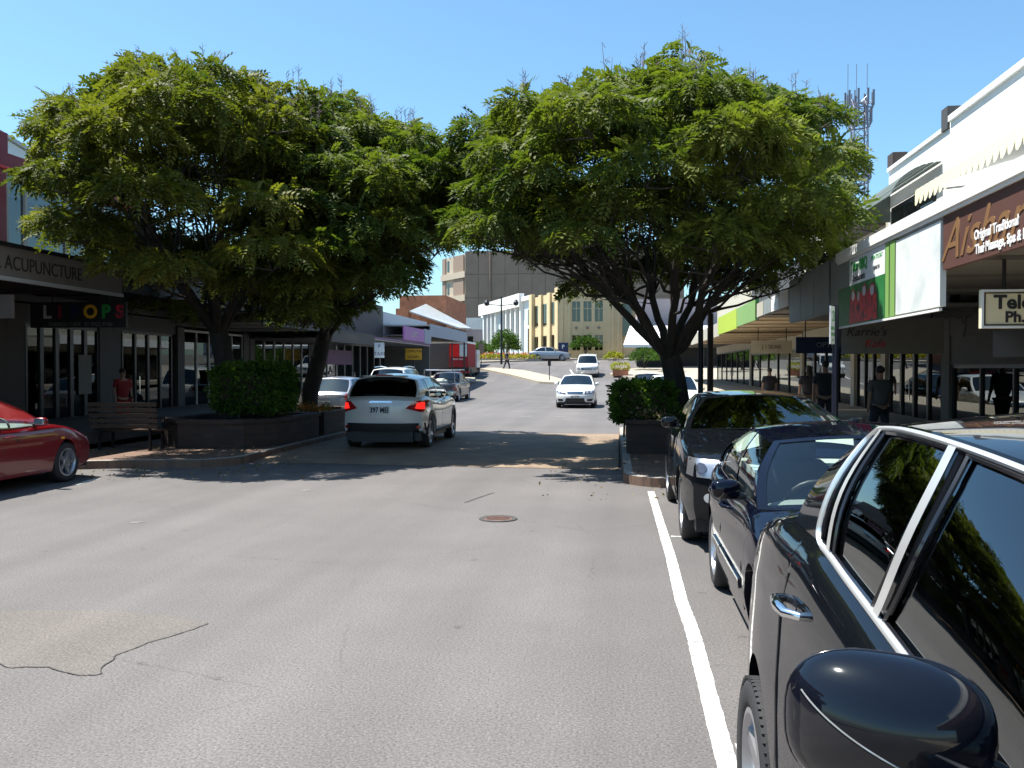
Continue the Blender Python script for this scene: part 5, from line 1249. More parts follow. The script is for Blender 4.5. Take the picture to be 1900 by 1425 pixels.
# dark shop with the coloured letters
b = empty('shop_building', (-15, 22, .13), 'dark shop behind the bench with tall black framed windows and coloured letters', 'building')
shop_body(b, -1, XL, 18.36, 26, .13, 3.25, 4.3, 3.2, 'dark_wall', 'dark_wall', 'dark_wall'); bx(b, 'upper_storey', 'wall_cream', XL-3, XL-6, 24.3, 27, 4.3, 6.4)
bx(b, 'front_wall', 'brown_wall', XL, XL-.15, 18.36, 19.0, .13, 3.2)
shopfront(b, -1, XL, 19.0, 21.9, .13, 2.75, 5, 'frame_dark', .3, gap=.13); bx(b, 'front_pier', 'grey_wall', XL+.04, XL-.2, 21.9, 22.45, .13, 3.2); bx(b, 'front_wall', 'dark_wall', XL, XL-.2, 19.0, 26, 2.751, 3.2)
bx(b, 'recess_wall', 'dark_wall', XL-.01, XL-.2, 22.45, 23, .13, 2.75); shopfront(b, -1, XL, 23.0, 25.75, .13, 2.75, 4, 'frame_dark', .1, gap=.1, door=1)
for k in range(5): bx(b, 'window_print', 'palefig', XL-.034, XL-.038, 19.12+k*.58, 19.44+k*.58, 2.28, 2.6)  # pale blocks painting reflections at the tops of the panes
bx(b, 'window_poster', 'soffit', XL+.02, XL+.012, 21.0, 21.55, 1.05, 2.05)
for k in range(4): bx(b, 'window_print', 'cl_grey', XL-.034, XL-.038, 23.15+k*.69, 23.5+k*.69, 2.28, 2.5)  # grey blocks, the same painted reflections on the second front
awning(b, -1, XL, XA, 18.31, 26, 3.38, 4.06, 'dark_wall', 'dark_wall')
for ch, y, m in (('P', 19.0, 'blue_sign'), ('O', 19.65, 'gold'), ('P', 20.35, 'dark_wall'), ('S', 21.0, 'dkpurple')):
    text('fascia_letter', ch, .62, m, (XA+.012, y, 3.74), FACE_E, b, .01, bold=.02)
s_ = empty('hanging_sign', (-11.7, 18.2, 3.2), 'black sign under the awning with big letters in different colours', 'sign')
bx(s_, 'board', 'plastic', -12.9, -10.66, 18.2, 18.28, 2.60, 3.16)
for ch, x, m in (('L', -12.50, 'palefig'), ('I', -12.2, 'maroon'), ('P', -11.86, 'blue_sign'), ('O', -11.48, 'orange_sign'), ('P', -11.12, 'green_ink'), ('S', -10.80, 'redfig')):
    text('sign_letter', ch, .40, m, (x, 18.192, 2.93), FACE_S, s_, .006, bold=.014)
text('small_lettering', 'THEMED CAFE  07 4922 8166', .12, 'soffit', (-11.72, 18.192, 2.67), FACE_S, s_, .003)
for x in (-12.4, -11.1): bx(s_, 'hanger', 'black_metal', x, x+.03, 18.22, 18.25, 3.16, 3.39)
# grey shops further along
def left_shop(label, y0, y1, z0, z1, fm, wall, up, uh, n, fmf='frame_lt', sm='soffit', depth=3):
    b = empty('shop_building', (-15, (y0+y1)/2, .13), label, 'building')
    zb = g((y0+y1)/2)+.13
    shop_body(b, -1, XL, y0, y1, zb, zb+2.9, uh, depth, wall, up); bx(b, 'front_pier', wall, XL+.05, XL-.2, y0+.02, y0+.45, zb, zb+2.85); bx(b, 'front_pier', wall, XL+.05, XL-.2, y1-.5, y1-.03, zb, zb+2.85)
    shopfront(b, -1, XL, y0+.46, y1-.52, zb, zb+2.8, n, fmf, .35, door=n//2); awning(b, -1, XL, XA, y0, y1, z0, z1, fm, sm); return b
left_shop('grey fronted shop with pale window frames between the two left trees', 26.02, 31.4, 3.05, 3.5, 'dark_wall', 'grey_wall', 'grey_wall', 4.6, 5)
b = left_shop('shop under the low dark awning behind the parked silver hatchback', 31.42, 38.5, 2.72, 3.2, 'dark_wall', 'dark_wall', 'grey_wall', 5.2, 6)
bx(b, 'awning_sheet', 'iron_roof', -11.2, -12.8, 31.5, 38.2, 3.2, 3.24); text('sign_lettering', 'SHOE REPAIRS', .26, 'soffit', (XA+.002, 35, 2.96), FACE_E, b, .004)
b = left_shop('shop with a bright purple sign panel above its awning', 38.52, 50.2, 3.02, 3.1, 'dkpurple', 'dark_wall', 'grey_wall', 5.3, 8, sm='soffit')
bx(b, 'purple_sign', 'purple', XA+.06, XA-.02, 43.7, 48.3, 3.16, 3.85); text('sign_lettering', 'FLORIST', .42, 'palefig', (XA+.064, 46, 3.5), FACE_E, b, .004)
bx(b, 'side_sign', 'greyblue', XA+.06, XA-.02, 48.4, 50.1, 3.12, 3.9); bx(b, 'window_sign', 'dkpurple', XL+.06, XL+.02, 40, 44, 1.9, 2.6)
b = left_shop('grey blue corner shop, its fascia curving round at the crossroads', 50.22, 62, 3.55, 4.28, 'greyblue', 'grey_wall', 'greyblue', 5.0, 8)
bx(b, 'end_wall', 'soffit', XA-.1, XL, 50.3, 50.5, g(50)+.13, 3.5); rows = []
for k in range(9):
    t = k/8; y = 62+4*math.sin(t*math.pi/2); x = XA-3.4*(1-math.cos(t*math.pi/2)); rows.append([(x, y, 3.6), (x, y, 4.28-.3*t)])
mb = MB(); mb.grid(rows); mb.grid([[(p[0][0], p[0][1], 3.6), (XL-.5, p[0][1], 3.62)] for p in rows]); mb.grid([[(p[1][0], p[1][1], p[1][2]), (XL-.5, p[1][1], p[1][2])] for p in rows]); obj('curved_fascia', mb, 'greyblue', b, world=True)
for i, (x, y) in enumerate([(-11, 62.5), (-12.4, 65.2)]): 
    mb = MB(); mb.tube([(x, y, g(y)), (x, y, 3.6)], .06, 8); obj('awning_post', mb, 'frame_dark', b, world=True)
# brick building and roofs behind on the left
b = empty('brick_building', (-19, 80, g(80)), 'orange brick building with a grey iron roof rising behind the left-hand shops', 'building')
bx(b, 'wall', 'redbrick', -18.6, -14.6, 74, 84, g(80), 7.9); bx(b, 'chimney', 'redbrick', -17.4, -16.4, 68, 69, 1, 6.4)
mb = MB(); mb.add([(-16.3, 68, 6.2), (-16.3, 74, 7.2), (-12.4, 68, 4.9), (-12.4, 74, 5.1), (-16.3, 68, 6.1), (-16.3, 74, 7.1), (-12.4, 68, 4.8), (-12.4, 74, 5.0)], [(0, 1, 3, 2), (4, 6, 7, 5), (0, 2, 6, 4), (2, 3, 7, 6), (1, 5, 7, 3), (0, 4, 5, 1)]); obj('iron_roof', mb, 'iron_roof', b, world=True)
bx(b, 'lower_wall', 'grey_wall', -16.2, -12.8, 68.3, 73.8, 1.5, 4.85)
for k in range(3):
    bx(b, 'window', 'frame_dark', -15.8+k*1.0, -15.2+k*1.0, 68.22, 68.3, 3.9, 4.7); 
b = empty('far_building', (-21, 130, 3.8), 'low pale and pinkish buildings beyond the crossing, below the brown block', 'building')
bx(b, 'wall', 'pinkish', -26.5, -15, 128, 140, 3.3, 7.4); bx(b, 'parapet', 'wall_white', -26.6, -14.9, 127.9, 140, 7.4, 9.1); bx(b, 'wing', 'grey_wall', -26.5, -22.5, 118, 126, 3, 8.0)
for k in range(4): bx(b, 'window', 'darkglass', -25.6+k*1.2, -24.8+k*1.2, 127.92, 127.99, 5.2, 6.4)
b = empty('gabled_building', (-24, 30, .1), 'pale grey building with a sloping roof line at the far left above the maroon parapet', 'building')
mb = MB(); gv = [(-19, 20, 0), (-19, 34, 0), (-19, 34, 7.6), (-19, 20, 9.7)]; mb.add(gv+[(x-9, y, z) for x, y, z in gv], [(0, 1, 2, 3), (7, 6, 5, 4), (0, 3, 7, 4), (3, 2, 6, 7), (2, 1, 5, 6), (0, 4, 5, 1)]); obj('wall', mb, 'pale_blue', b, world=True)
mb = MB(); mb.add([(-18.9, 20, 9.72), (-18.9, 34, 7.62), (-28, 34, 7.62), (-28, 20, 9.72), (-18.9, 20, 9.84), (-18.9, 34, 7.74), (-28, 34, 7.74), (-28, 20, 9.84)], [(0, 1, 2, 3), (7, 6, 5, 4), (0, 4, 5, 1), (1, 5, 6, 2), (2, 6, 7, 3), (3, 7, 4, 0)]); obj('roof', mb, 'iron_roof', b, world=True)
bx(b, 'rooftop_plant', 'grey_wall', -20, -21.5, 28, 30, 8.3, 9.1); bx(b, 'rooftop_box', 'wall_cream', -20.2, -22.5, 31, 34, 7.8, 8.9)

# -------- right side of the street
XR, XF = 6.6, 3.6
b = empty('shop_building', (9, 8, .13), 'long white two storey building on the right, brown massage sign on its awning', 'building')
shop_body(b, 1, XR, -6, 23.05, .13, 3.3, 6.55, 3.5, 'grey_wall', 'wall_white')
bx(b, 'parapet_cap', 'trimwhite', XR-.06, XR+.3, -6, 18.9, 6.66, 6.78); bx(b, 'parapet', 'wall_white', XR-.003, XR+.3, -6, 19.0, 6.552, 6.66); bx(b, 'parapet_pier', 'grey_wall', XR-.05, XR+.3, 18.95, 19.3, 6.552, 7.0)
bx(b, 'parapet_cap', 'trimwhite', XR-.05, XR+.3, 19.3, 23.04, 6.552, 6.64); bx(b, 'parapet_pier', 'brown_wall', XR-.04, XR+.3, 22.6, 23.04, 6.642, 6.95)
# awning cap and fascia panels
bx(b, 'awning_cap', 'trimwhite', XF-.08, XF+.1, -6, 15.2, 3.44, 3.58); bx(b, 'awning_cap', 'trimwhite', XF-.05, XF+.07, -6, 15.2, 3.40, 3.438)
bx(b, 'awning_soffit', 'soffit', XF+.08, XR-.01, -6, 15.2, 2.9, 2.96); bx(b, 'awning_roof', 'iron_roof', XF+.1, XR-.01, -6, 15.2, 3.46, 3.54)
for k in range(9): bx(b, 'soffit_batten', 'soffit', XF+.1, XR-.02, -2+k*2, -1.92+k*2, 2.85, 2.898)
bx(b, 'brown_sign', 'brown_sign', XF-.02, XF+.04, -6, 10.46, 2.80, 3.398)
text('script_lettering', 'Aisharo', .62, 'gold', (XF-.024, 9.28, 3.08), FACE_W, b, .004, sx=1.25, shear=.45, align='CENTER')
text('sign_lettering', 'Original Traditional', .135, 'white_ink', (XF-.026, 9.05, 3.045), FACE_W, b, .004, sx=.95, bold=.003)
text('sign_lettering', 'Thai Massage, Spa & Beauty', .135, 'white_ink', (XF-.026, 8.82, 2.90), FACE_W, b, .004, sx=.95, bold=.003)
bx(b, 'blank_board', 'board', XF-.035, XF+.03, 10.5, 12.12, 2.40, 3.36)
gs = bx(b, 'green_sign', 'green_sign', XF-.03, XF+.03, 12.62, 15.2, 2.38, 2.99); bx(b, 'sign_head', 'sign_white', XF-.03, XF+.03, 12.62, 14.5, 2.992, 3.39); bx(b, 'sign_head_side', 'greyfascia', XF-.03, XF+.03, 14.5, 15.2, 2.992, 3.39)
bx(b, 'green_strip', 'ltgreen', XF-.04, XF+.03, 12.15, 12.36, 2.39, 3.38); bx(b, 'green_strip', 'ltgreen', XF-.036, XF+.03, 12.42, 12.58, 2.39, 3.38); bx(b, 'sign_gap', 'brown_sign', XF-.02, XF+.02, 12.36, 12.42, 2.40, 3.37)
bx(b, 'sign_edge', 'trimwhite', XF-.045, XF-.01, 10.5, 15.25, 2.35, 2.378)
text('sign_lettering', 'Tuto BBQ', .22, 'green_ink', (XF-.032, 13.95, 3.26), FACE_W, b, .003, bold=.008, sx=1.0); text('sign_lettering', 'Restaurants', .15, 'ink', (XF-.032, 13.95, 3.08), FACE_W, b, .003)
text('small_lettering', 'MON TO SAT', .09, 'green_ink', (XF-.032, 13.0, 3.27), FACE_W, b, .002); text('small_lettering', 'DINE IN', .08, 'ink', (XF-.032, 13.0, 3.12), FACE_W, b, .002)
# printed red figures and leaves on the green sign
for k, (y, h, w_) in enumerate([(14.25, .50, .24), (13.93, .46, .16), (13.62, .53, .26), (13.20, .50, .26)]):
    mb = MB(); pts = []
    for q in range(17):
        t = q/16*math.pi; pts.append((XF-.034-.001*k, y+math.cos(t)*w_*(1 if q in (0, 16) else .92), 2.42+h*math.sin(t)**.6 if 0 < q < 16 else 2.40))
    mb.add(pts, [tuple(range(17))]); obj('red_print', mb, 'redfig', b, world=True)
    mb = MB(); mb.add([(XF-.037-.001*k, y+math.cos(a)*w_*.38, 2.42+h*.80+math.sin(a)*.075) for a in [i*.5236 for i in range(12)]], [tuple(range(12))]); obj('pale_print', mb, 'palefig', b, world=True)
for k in range(9):
    y, z = 12.75+rnd.random()*1.9, 2.8+rnd.random()*.15; a = rnd.uniform(.3, 2.5); mb = MB(); c_, s_2 = math.cos(a)*.09, math.sin(a)*.09
    mb.add([(XF-.033, y, z), (XF-.033, y+c_*.5-s_2*.3, z+s_2*.5+c_*.3), (XF-.033, y+c_, z+s_2), (XF-.033, y+c_*.5+s_2*.3, z+s_2*.5-c_*.3)], [(0, 1, 2, 3)]); obj('leaf_print', mb, 'ltgreen', b, world=True)
# scalloped canvas awning along the upper windows
def canvas(y0, y1):
    rows = [[(6.55, y, 4.86), (5.4, y, 4.62), (4.2, y, 4.24)] for y in (y0, y1)]; mb = MB(); mb.grid(rows); obj('canvas_top', mb, 'wall_white', b, world=True)
    n = int((y1-y0)/.19); fr = MB()
    for k in range(n):
        ya = y0+(y1-y0)*k/n; wv = (y1-y0)/n; P = []
        m_ = MB(); tp = [(4.19-.012*math.sin(math.pi*q/6), ya+wv*q/6, 4.24) for q in range(7)]; bt = [(4.185-.02*math.sin(math.pi*q/6), ya+wv*q/6, 4.24-.10-.13*math.sin(math.pi*q/6)**.6) for q in range(7)]
        m_.grid([tp, bt]); obj('scallop', m_, 'scallop', b, world=True)
canvas(4.0, 13.36)
mb = MB(); mb.tube([(4.22, 4, 4.25), (4.22, 13.36, 4.25)], .018, 6)
for y in (13.3, 10.5, 7.5, 4.2): mb.tube([(6.6, y, 4.45), (4.22, y, 4.22)], .015, 6)
obj('canvas_frame', mb, 'satin', b, world=True)
bx(b, 'upper_window', 'frame_dark', XR-.04, XR+.02, 19.7, 22.7, 4.3, 5.6)
for k in range(3): pane(b, XR-.045, 19.78+k*.98, 20.68+k*.98, 4.4, 5.5, 1, m='darkglass')
# dark metal slat awning over the window
n = 9
for k in range(n):
    t0, t1 = k/n, (k+.74)/n; P = lambda t: (XR-.02-1.0*math.sin(t*1.35)/math.sin(1.35), 5.98-.68*(1-math.cos(t*1.35))/(1-math.cos(1.35)))
    (xa, za), (xb, zb) = P(t0), P(t1); mb = MB(); V = [(xa, 19.35, za), (xa, 22.95, za), (xb, 22.95, zb), (xb, 19.35, zb)]; V += [(x, y, z-.02) for x, y, z in V]
    mb.add(V, [(0, 1, 2, 3), (7, 6, 5, 4), (0, 4, 5, 1), (1, 5, 6, 2), (2, 6, 7, 3), (3, 7, 4, 0)]); obj('awning_slat', mb, 'stripe_dk', b, world=True)
for y in (22.92,):
    mb = MB(); mb.add([(XR, y, 5.98), (XR, y, 5.3), (P(1)[0], y, P(1)[1]-.02), (P(.6)[0], y, P(.6)[1]-.01), (P(.3)[0], y, P(.3)[1]-.01)], [(0, 1, 2, 3, 4)]); obj('awning_cheek', mb, 'stripe_dk', b, world=True)
# second, pale slatted awning further on
for k in range(7):
    t = k/7; x, z = XR-.05-1.25*t, 5.95-.62*t; bx(b, 'pale_awning_slat', 'wall_white', x-.15, x, 23.3, 28.6, z-.03, z)
for y in (23.4, 26, 28.5):
    mb = MB(); mb.tube([(XR, y, 5.1), (XR-1.25, y, 5.32)], .02, 6); obj('awning_bracket', mb, 'frame_dark', b, world=True)
bx(b, 'awning_edge', 'soffit', XR-1.42, XR-1.36, 23.3, 28.6, 5.24, 5.36)
# shop fronts under the awning
bx(b, 'front_pier', 'soffit', XR-.05, XR+.15, 18.75, 19.2, .13, 3.3); bx(b, 'front_wall', 'soffit', XR-.01, XR+.15, -6, 3.0, .13, 3.3)
bx(b, 'shop_fascia', 'soffit', XR-.04, XR+.1, 3.0, 18.75, 2.36, 2.9); bx(b, 'shop_fascia', 'soffit', XR-.04, XR+.1, 19.2, 23.0, 2.24, 2.9)
shopfront(b, 1, XR, 3.0, 9.0, .13, 2.35, 5, 'frame_dark'); bx(b, 'front_pier', 'brown_wall', XR-.05, XR+.1, 9.0, 9.5, .13, 2.35); shopfront(b, 1, XR, 9.5, 13.4, .13, 2.35, 3, 'frame_dark', door=1)
bx(b, 'front_pier', 'grey_wall', XR-.05, XR+.1, 13.4, 13.9, .13, 2.35); bx(b, 'timber_panel', 'gold', XR-.03, XR+.1, 13.9, 14.5, .13, 1.75); shopfront(b, 1, XR, 14.5, 18.7, .13, 1.78, 3, 'frame_dark', .4)
bx(b, 'front_wall', 'soffit', XR-.02, XR+.1, 13.9, 18.75, 1.781, 2.36); bx(b, 'fan_window', 'frame_dark', XR-.03, XR-.021, 14.6, 16.7, 1.9, 2.5); bx(b, 'light_panel', 'dark_wall', XR-.05, XR-.041, 13.9, 14.3, 2.0, 2.6)
shopfront(b, 1, XR, 19.2, 22.9, .13, 2.2, 4, 'frame_dark', .12, door=2, gap=.12)
text('wall_number', '\u201c9\u201d', .78, 'ink', (XR-.044, 18.0, 2.55), FACE_W, b, .006, sx=.8)
text('shop_lettering', 'CAFE & MORE', .15, 'ink', (XR-.044, 21.1, 2.36), FACE_W, b, .006); text('shop_lettering', 'Gifts', .2, 'ink', (XR-.044, 21.1, 2.62), FACE_W, b, .006, shear=.3)
t = empty('hanging_sign', (4.6, 9.9, 2.9), 'cream TELCO sign with a black border hanging under the right-hand awning', 'sign')
bx(t, 'board', 'scallop', 3.775, 5.9, 9.9, 9.96, 2.125, 2.53)
for a in ((3.775, 5.9, 2.125, 2.147), (3.775, 5.9, 2.508, 2.53), (3.775, 3.797, 2.148, 2.507)): bx(t, 'rim', 'sign_white', a[0], a[1], 9.885, 9.898, a[2], a[3])
for a in ((3.805, 5.9, 2.155, 2.166), (3.805, 5.9, 2.489, 2.50), (3.805, 3.816, 2.167, 2.488)): bx(t, 'border', 'ink', a[0], a[1], 9.888, 9.898, a[2], a[3])
text('sign_lettering', 'Telco', .20, 'ink', (3.90, 9.894, 2.392), FACE_S, t, .003, align='LEFT', bold=.006, sx=1.05)
text('sign_lettering', 'Ph. 4927', .155, 'ink', (4.01, 9.894, 2.238), FACE_S, t, .003, align='LEFT', bold=.005, sx=1.05)
for x in (4.0, 5.6): bx(t, 'hanger', 'black_metal', x, x+.03, 9.92, 9.95, 2.53, 2.85)
# next shops along the right side
def right_shop(label, y0, y1, z0, z1, fm, wall, up, uh, n, sm='soffit', xf=XF, fmf='frame_dark'):
    b = empty('shop_building', (9, (y0+y1)/2, .13), label, 'building'); zb = g((y0+y1)/2)+.13
    shop_body(b, 1, XR, y0, y1, zb, zb+2.9, uh, 3, wall, up); bx(b, 'front_pier', wall, XR-.05, XR+.2, y0+.02, y0+.4, zb, zb+2.85)
    shopfront(b, 1, XR, y0+.42, y1-.1, zb, zb+2.3, n, fmf, .3, door=n//2, gap=.09); bx(b, 'shop_fascia', wall, XR-.04, XR+.1, y0+.42, y1-.1, zb+2.302, zb+2.9); return b
b = right_shop('shop behind the big grey green fascia right of the tree', 23.07, 26.0, 2.66, 3.56, 'greyfascia', 'wall_cream', 'wall_cream', 5.4, 3)
b = empty('awning', (5, 17.4, 2.7), 'weathered grey green awning fascia between the tree and the green restaurant sign', 'awning')
awning(b, 1, XR, XF, 15.24, 19.55, 2.66, 3.58, 'greyfascia'); bx(b, 'fascia_seam', 'frame_dark', XF-.012, XF-.002, 15.9, 15.93, 2.67, 3.57)
for k in range(3): bx(b, 'fascia_panel', 'greyfascia', XF-.02, XF-.002, 15.98+k*1.2, 17.14+k*1.2, 2.70, 3.54)
bx(b, 'cafe_board', 'soffit', 3.75, 5.4, 15.7, 15.74, 1.95, 2.55); text('sign_lettering', 'Karrie\'s', .21, 'ink', (4.14, 15.69, 2.32), FACE_S, b, .004, shear=.3); text('sign_lettering', 'Kafe', .19, 'redfig', (4.28, 15.69, 2.12), FACE_S, b, .004, shear=.3)
b = empty('awning', (5, 22, 3.0), 'awning with sunlit pale panels just right of the tree limbs', 'awning')
awning(b, 1, XR, XF, 19.6, 24.1, 3.02, 3.42, 'soffit'); 
for k in range(4): bx(b, 'pale_panel', ['wall_white', 'sign_white', 'greyfascia', 'wall_cream'][k], XF-.03, XF-.003, 19.65+k*1.1, 20.7+k*1.1, 3.05, 3.40)
b = right_shop('cream shop under the green and lime fascia', 26.02, 33.2, 3.0, 3.55, 'lime', 'wall_cream', 'wall_cream', 6.2, 4)
awning(b, 1, XR, XF, 24.15, 33.2, 3.0, 3.56, 'green_sign', 'soffit_warm'); bx(b, 'lime_fascia', 'lime', XF-.04, XF-.003, 28.0, 33.2, 2.94, 3.55); bx(b, 'green_fascia', 'ltgreen', XF-.04, XF-.003, 24.2, 27.95, 2.99, 3.54)
for k in range(5): bx(b, 'upper_window', 'frame_dark', XR-.05, XR-.003, 26.6+k*1.3, 27.5+k*1.3, 4.2, 5.4)
b = right_shop('grey shop further up on the right, seen between trunk and awnings', 33.22, 46, 3.0, 3.5, 'wall_cream', 'wall_cream', 'grey_wall', 5.8, 5)
awning(b, 1, XR, XF, 33.24, 46, 2.9, 3.4, 'wall_cream', 'soffit_warm')
b = right_shop('white shop at the far end of the right-hand row', 46.02, 62, 3.0, 3.5, 'trimwhite', 'wall_cream', 'wall_cream', 6.2, 6)
awning(b, 1, XR, XF, 46.02, 62, 3.1, 3.6, 'trimwhite', 'soffit')
b = empty('brick_building', (9, 28, .1), 'brown brick upper wall with flat roof showing between the tree and the white building', 'building')
bx(b, 'wall', 'redbrick', 7.6, 8.4, 23.6, 25.6, 4.0, 5.7); bx(b, 'flat_roof', 'brown_wall', 6.0, 10.5, 23.3, 27.5, 5.3, 5.62); bx(b, 'upper_wall', 'wall_white', 8.4, 11, 24, 34, 4, 5.3)
for (x0, x1, y, z0, z1, m, lab, tx, tm) in ((4.3, 5.6, 30, 2.20, 2.62, 'wall_cream', 'cream hanging sign under the warm coloured soffit on the right', "J I SEAK", 'ink'), (4.1, 5.7, 21.5, 2.06, 2.44, 'blue_sign', 'dark blue hanging sign under the right-hand awning', 'OPTICAL', 'greyblue'), (4.0, 5.9, 17.2, 2.12, 2.46, 'cl_grey', 'plain grey hanging sign right of the dark blue one', 'DENTAL', 'dark_wall')):
    s_ = empty('hanging_sign', ((x0+x1)/2, y, z1), lab, 'sign'); bx(s_, 'board', m, x0, x1, y, y+.06, z0, z1); text('sign_lettering', tx, (z1-z0)*.45, tm, ((x0+x1)/2, y-.006, (z0+z1)/2), FACE_S, s_, .003)
    for x in (x0+.2, x1-.2): bx(s_, 'hanger', 'black_metal', x, x+.025, y+.02, y+.04, z1, z1+.5)
# white roofed building on the far right corner
b = empty('corner_building', (4, 80, g(80)), 'low building with a sloping white roof on the far right corner', 'building')
bx(b, 'wall', 'dark_wall', 1.5, 10, 80, 88, 1.5, 4.6); mb = MB(); V = [(.3, 76.5, 3.75), (10, 76.5, 3.75), (10, 82, 5.6), (.9, 82, 5.6)]; V += [(x, y, z-.25) for x, y, z in V]
mb.add(V, [(0, 1, 2, 3), (7, 6, 5, 4), (0, 4, 5, 1), (1, 5, 6, 2), (2, 6, 7, 3), (3, 7, 4, 0)]); obj('roof', mb, 'trimwhite', b, world=True)
for x in (1.6, 4.2, 7): bx(b, 'veranda_post', 'frame_dark', x, x+.12, 77, 77.12, 1.6, 3.8)
bx(b, 'upper_storey', 'pinkish', 1.6, 12, 84, 92, 4.6, 8.2)

# -------- the yellow corner building, its pale blue neighbour and the brown block
b = empty('yellow_building', (-6.47, 95, 2.7), 'yellow two storey stone building with tall windows at the end of the street', 'building')
def front(name, m, x0, x1, z0, z1, dy=0, d=.3, par=None): return bx(par or b, name, m, x0, x1, 95-dy, 95-dy+d, z0, z1)
bx(b, 'wall', 'yellow_b', -6.2, .28, 95.35, 104, 2.4, 10.0)
zs = [(2.4, 3.66), (5.27, 6.72), (8.86, 10.05)]
for z0, z1 in zs: front('wall_band', 'yellow_b', -5.05, -1.45, z0, z1, 0, .36)
for x0, x1 in ((-6.45, -5.05), (-1.45, .28)): front('wall_band', 'yellow_b', x0, x1, 2.4, 10.05, .003, .36)
wx = [(-5.02, -4.22), (-3.82, -3.02), (-2.62, -1.82)]
for x0, x1 in ((-4.2, -3.84), (-3.0, -2.64), (-1.8, -1.46)): front('mullion_pier', 'yellow_b', x0, x1, 2.4, 8.86, .02, .36)
for x0, x1 in wx:
    for z0, z1 in ((3.68, 5.25), (6.74, 8.84)):
        wi = front('window', 'darkglass', x0, x1, z0, z1, -.16, .03); bx(b, 'window_frame', 'yellow_b', (x0+x1)/2-.03, (x0+x1)/2+.03, 95.10, 95.15, z0, z1); bx(b, 'window_frame', 'yellow_b', x0, x1, 95.09, 95.15, (z0*.35+z1*.65)-.03, (z0*.35+z1*.65)+.03)
    mb = MB(); xm = (x0+x1)/2; mb.add([(xm-.2, 94.96, 6.05), (xm, 94.96, 5.85), (xm+.2, 94.96, 6.05), (xm, 94.96, 6.25), (xm, 94.9, 6.05)], [(0, 1, 4), (1, 2, 4), (2, 3, 4), (3, 0, 4)]); obj('ornament', mb, 'louvre', b, world=True)
for x in (-6.3, -5.5, -.9, -.3): front('pilaster', 'yellow_b', x, x+.28, 2.4, 9.8, .10, .1)
front('cornice', 'yellow_b', -6.55, .36, 10.05, 10.4, .08, 1.0); bx(b, 'front_step', 'yellow_b', -1.4, .3, 94.7, 95, 10.05, 10.7)
bx(b, 'shop_window', 'darkglass', .32, 1.2, 94.9, 95.3, 5.2, 8.6); bx(b, 'side_block', 'yellow_b', .3, 3.0, 95.31, 103, 2.4, 9.0)
ang = math.atan2(32.6, -13.5); L1, L2 = 10.7, 24.5
sw = empty('yellow_side_wing', (0, 0, 0)); bpy.data.objects.remove(sw)
ca, sa = math.cos(ang), math.sin(ang)
def rotbox(root, name, m, l0, l1, o0, o1, z0, z1):
    mb = MB().box(l0, l1, o0, o1, z0, z1); mb.v = [(-6.47+x*ca-y*sa, 95+x*sa+y*ca, z) for x, y, z in mb.v]; return obj(name, mb, m, root, world=True)
rotbox(b, 'side_wall', 'yellow_b', .05, L1, -6, -.25, 2.5, 10.0)
for i in range(4):
    l = .0+i*(L1-1.1)/3; rotbox(b, 'pilaster', 'yellow_b', l, l+1.05, -.25, .0+.15*(i in (0, 3)), 2.5, 10.1+.3*(i in (0, 3)))
for i in range(3):
    l = 1.05+i*(L1-1.1)/3; 
    for z0, z1 in ((3.6, 5.4), (6.6, 9.0)):
        for q in range(2): rotbox(b, 'window', 'darkglass', l+.2+q*1.05, l+1.0+q*1.05, -.22, -.18, z0, z1)
b = empty('pale_blue_building', (-15, 116, 3.3), 'pale blue and white two storey building left of the yellow one', 'building')
rotbox(b, 'wall', 'pale_blue', L1+.05, L2+12, -6, -.25, 2.8, 9.9); rotbox(b, 'parapet', 'wall_white', L1+3.5, L2+11, -.3, .35, 9.3, 10.9); rotbox(b, 'parapet', 'wall_white', L1+.1, L1+3.5, -.3, .1, 9.9, 10.4)
for i in range(9):
    l = L1+3.6+i*2.2+(1.2 if i > 4 else 0); rotbox(b, 'fin', 'wall_white', l, l+.5, -.25, .15, 3.9, 9.3)
    if i < 8: rotbox(b, 'window', 'darkglass', l+.6, l+2.0, -.24, -.2, 4.6, 9.2)
rotbox(b, 'window', 'darkglass', L1+.8, L1+1.6, -.24, -.2, 3.6, 6.5); rotbox(b, 'window', 'darkglass', L1+.8, L1+1.6, -.24, -.2, 7.0, 8.8)
s_ = empty('blue_board', (-5.9, 94, 2.6), 'dark blue notice board standing at the left corner of the yellow building', 'sign'); bx(s_, 'board', 'blue_sign', -6.45, -5.4, 94, 94.1, 2.9, 4.45)
for x in (-6.4, -5.5): bx(s_, 'leg', 'frame_dark', x, x+.08, 94.02, 94.08, 2.5, 2.9)
text('board_lettering', 'P', .6, 'white_ink', (-5.95, 93.99, 4.0), FACE_S, s_, .004)
b = empty('brown_block', (-16, 180, 5), 'large brown office block towering behind the crossing', 'building')
bx(b, 'wall', 'brown_b', -29.8, 12, 170.5, 195, 3, 24.4)
for r in range(4):
    for k in range(16):
        x0 = -29.8+k*2.6; z0 = 14.6-3.9*1+r*4.4-.0; z0 = 6.3+r*4.55; bx(b, 'panel', 'brown_b', x0+.035, x0+2.565, 170.35, 170.5, z0+.05, z0+4.5)
mb = MB(); mb.tube([(-24.9, 170.1, 8), (-24.9, 170.1, 24.5)], .12, 6); obj('downpipe', mb, 'louvre', b, world=True)
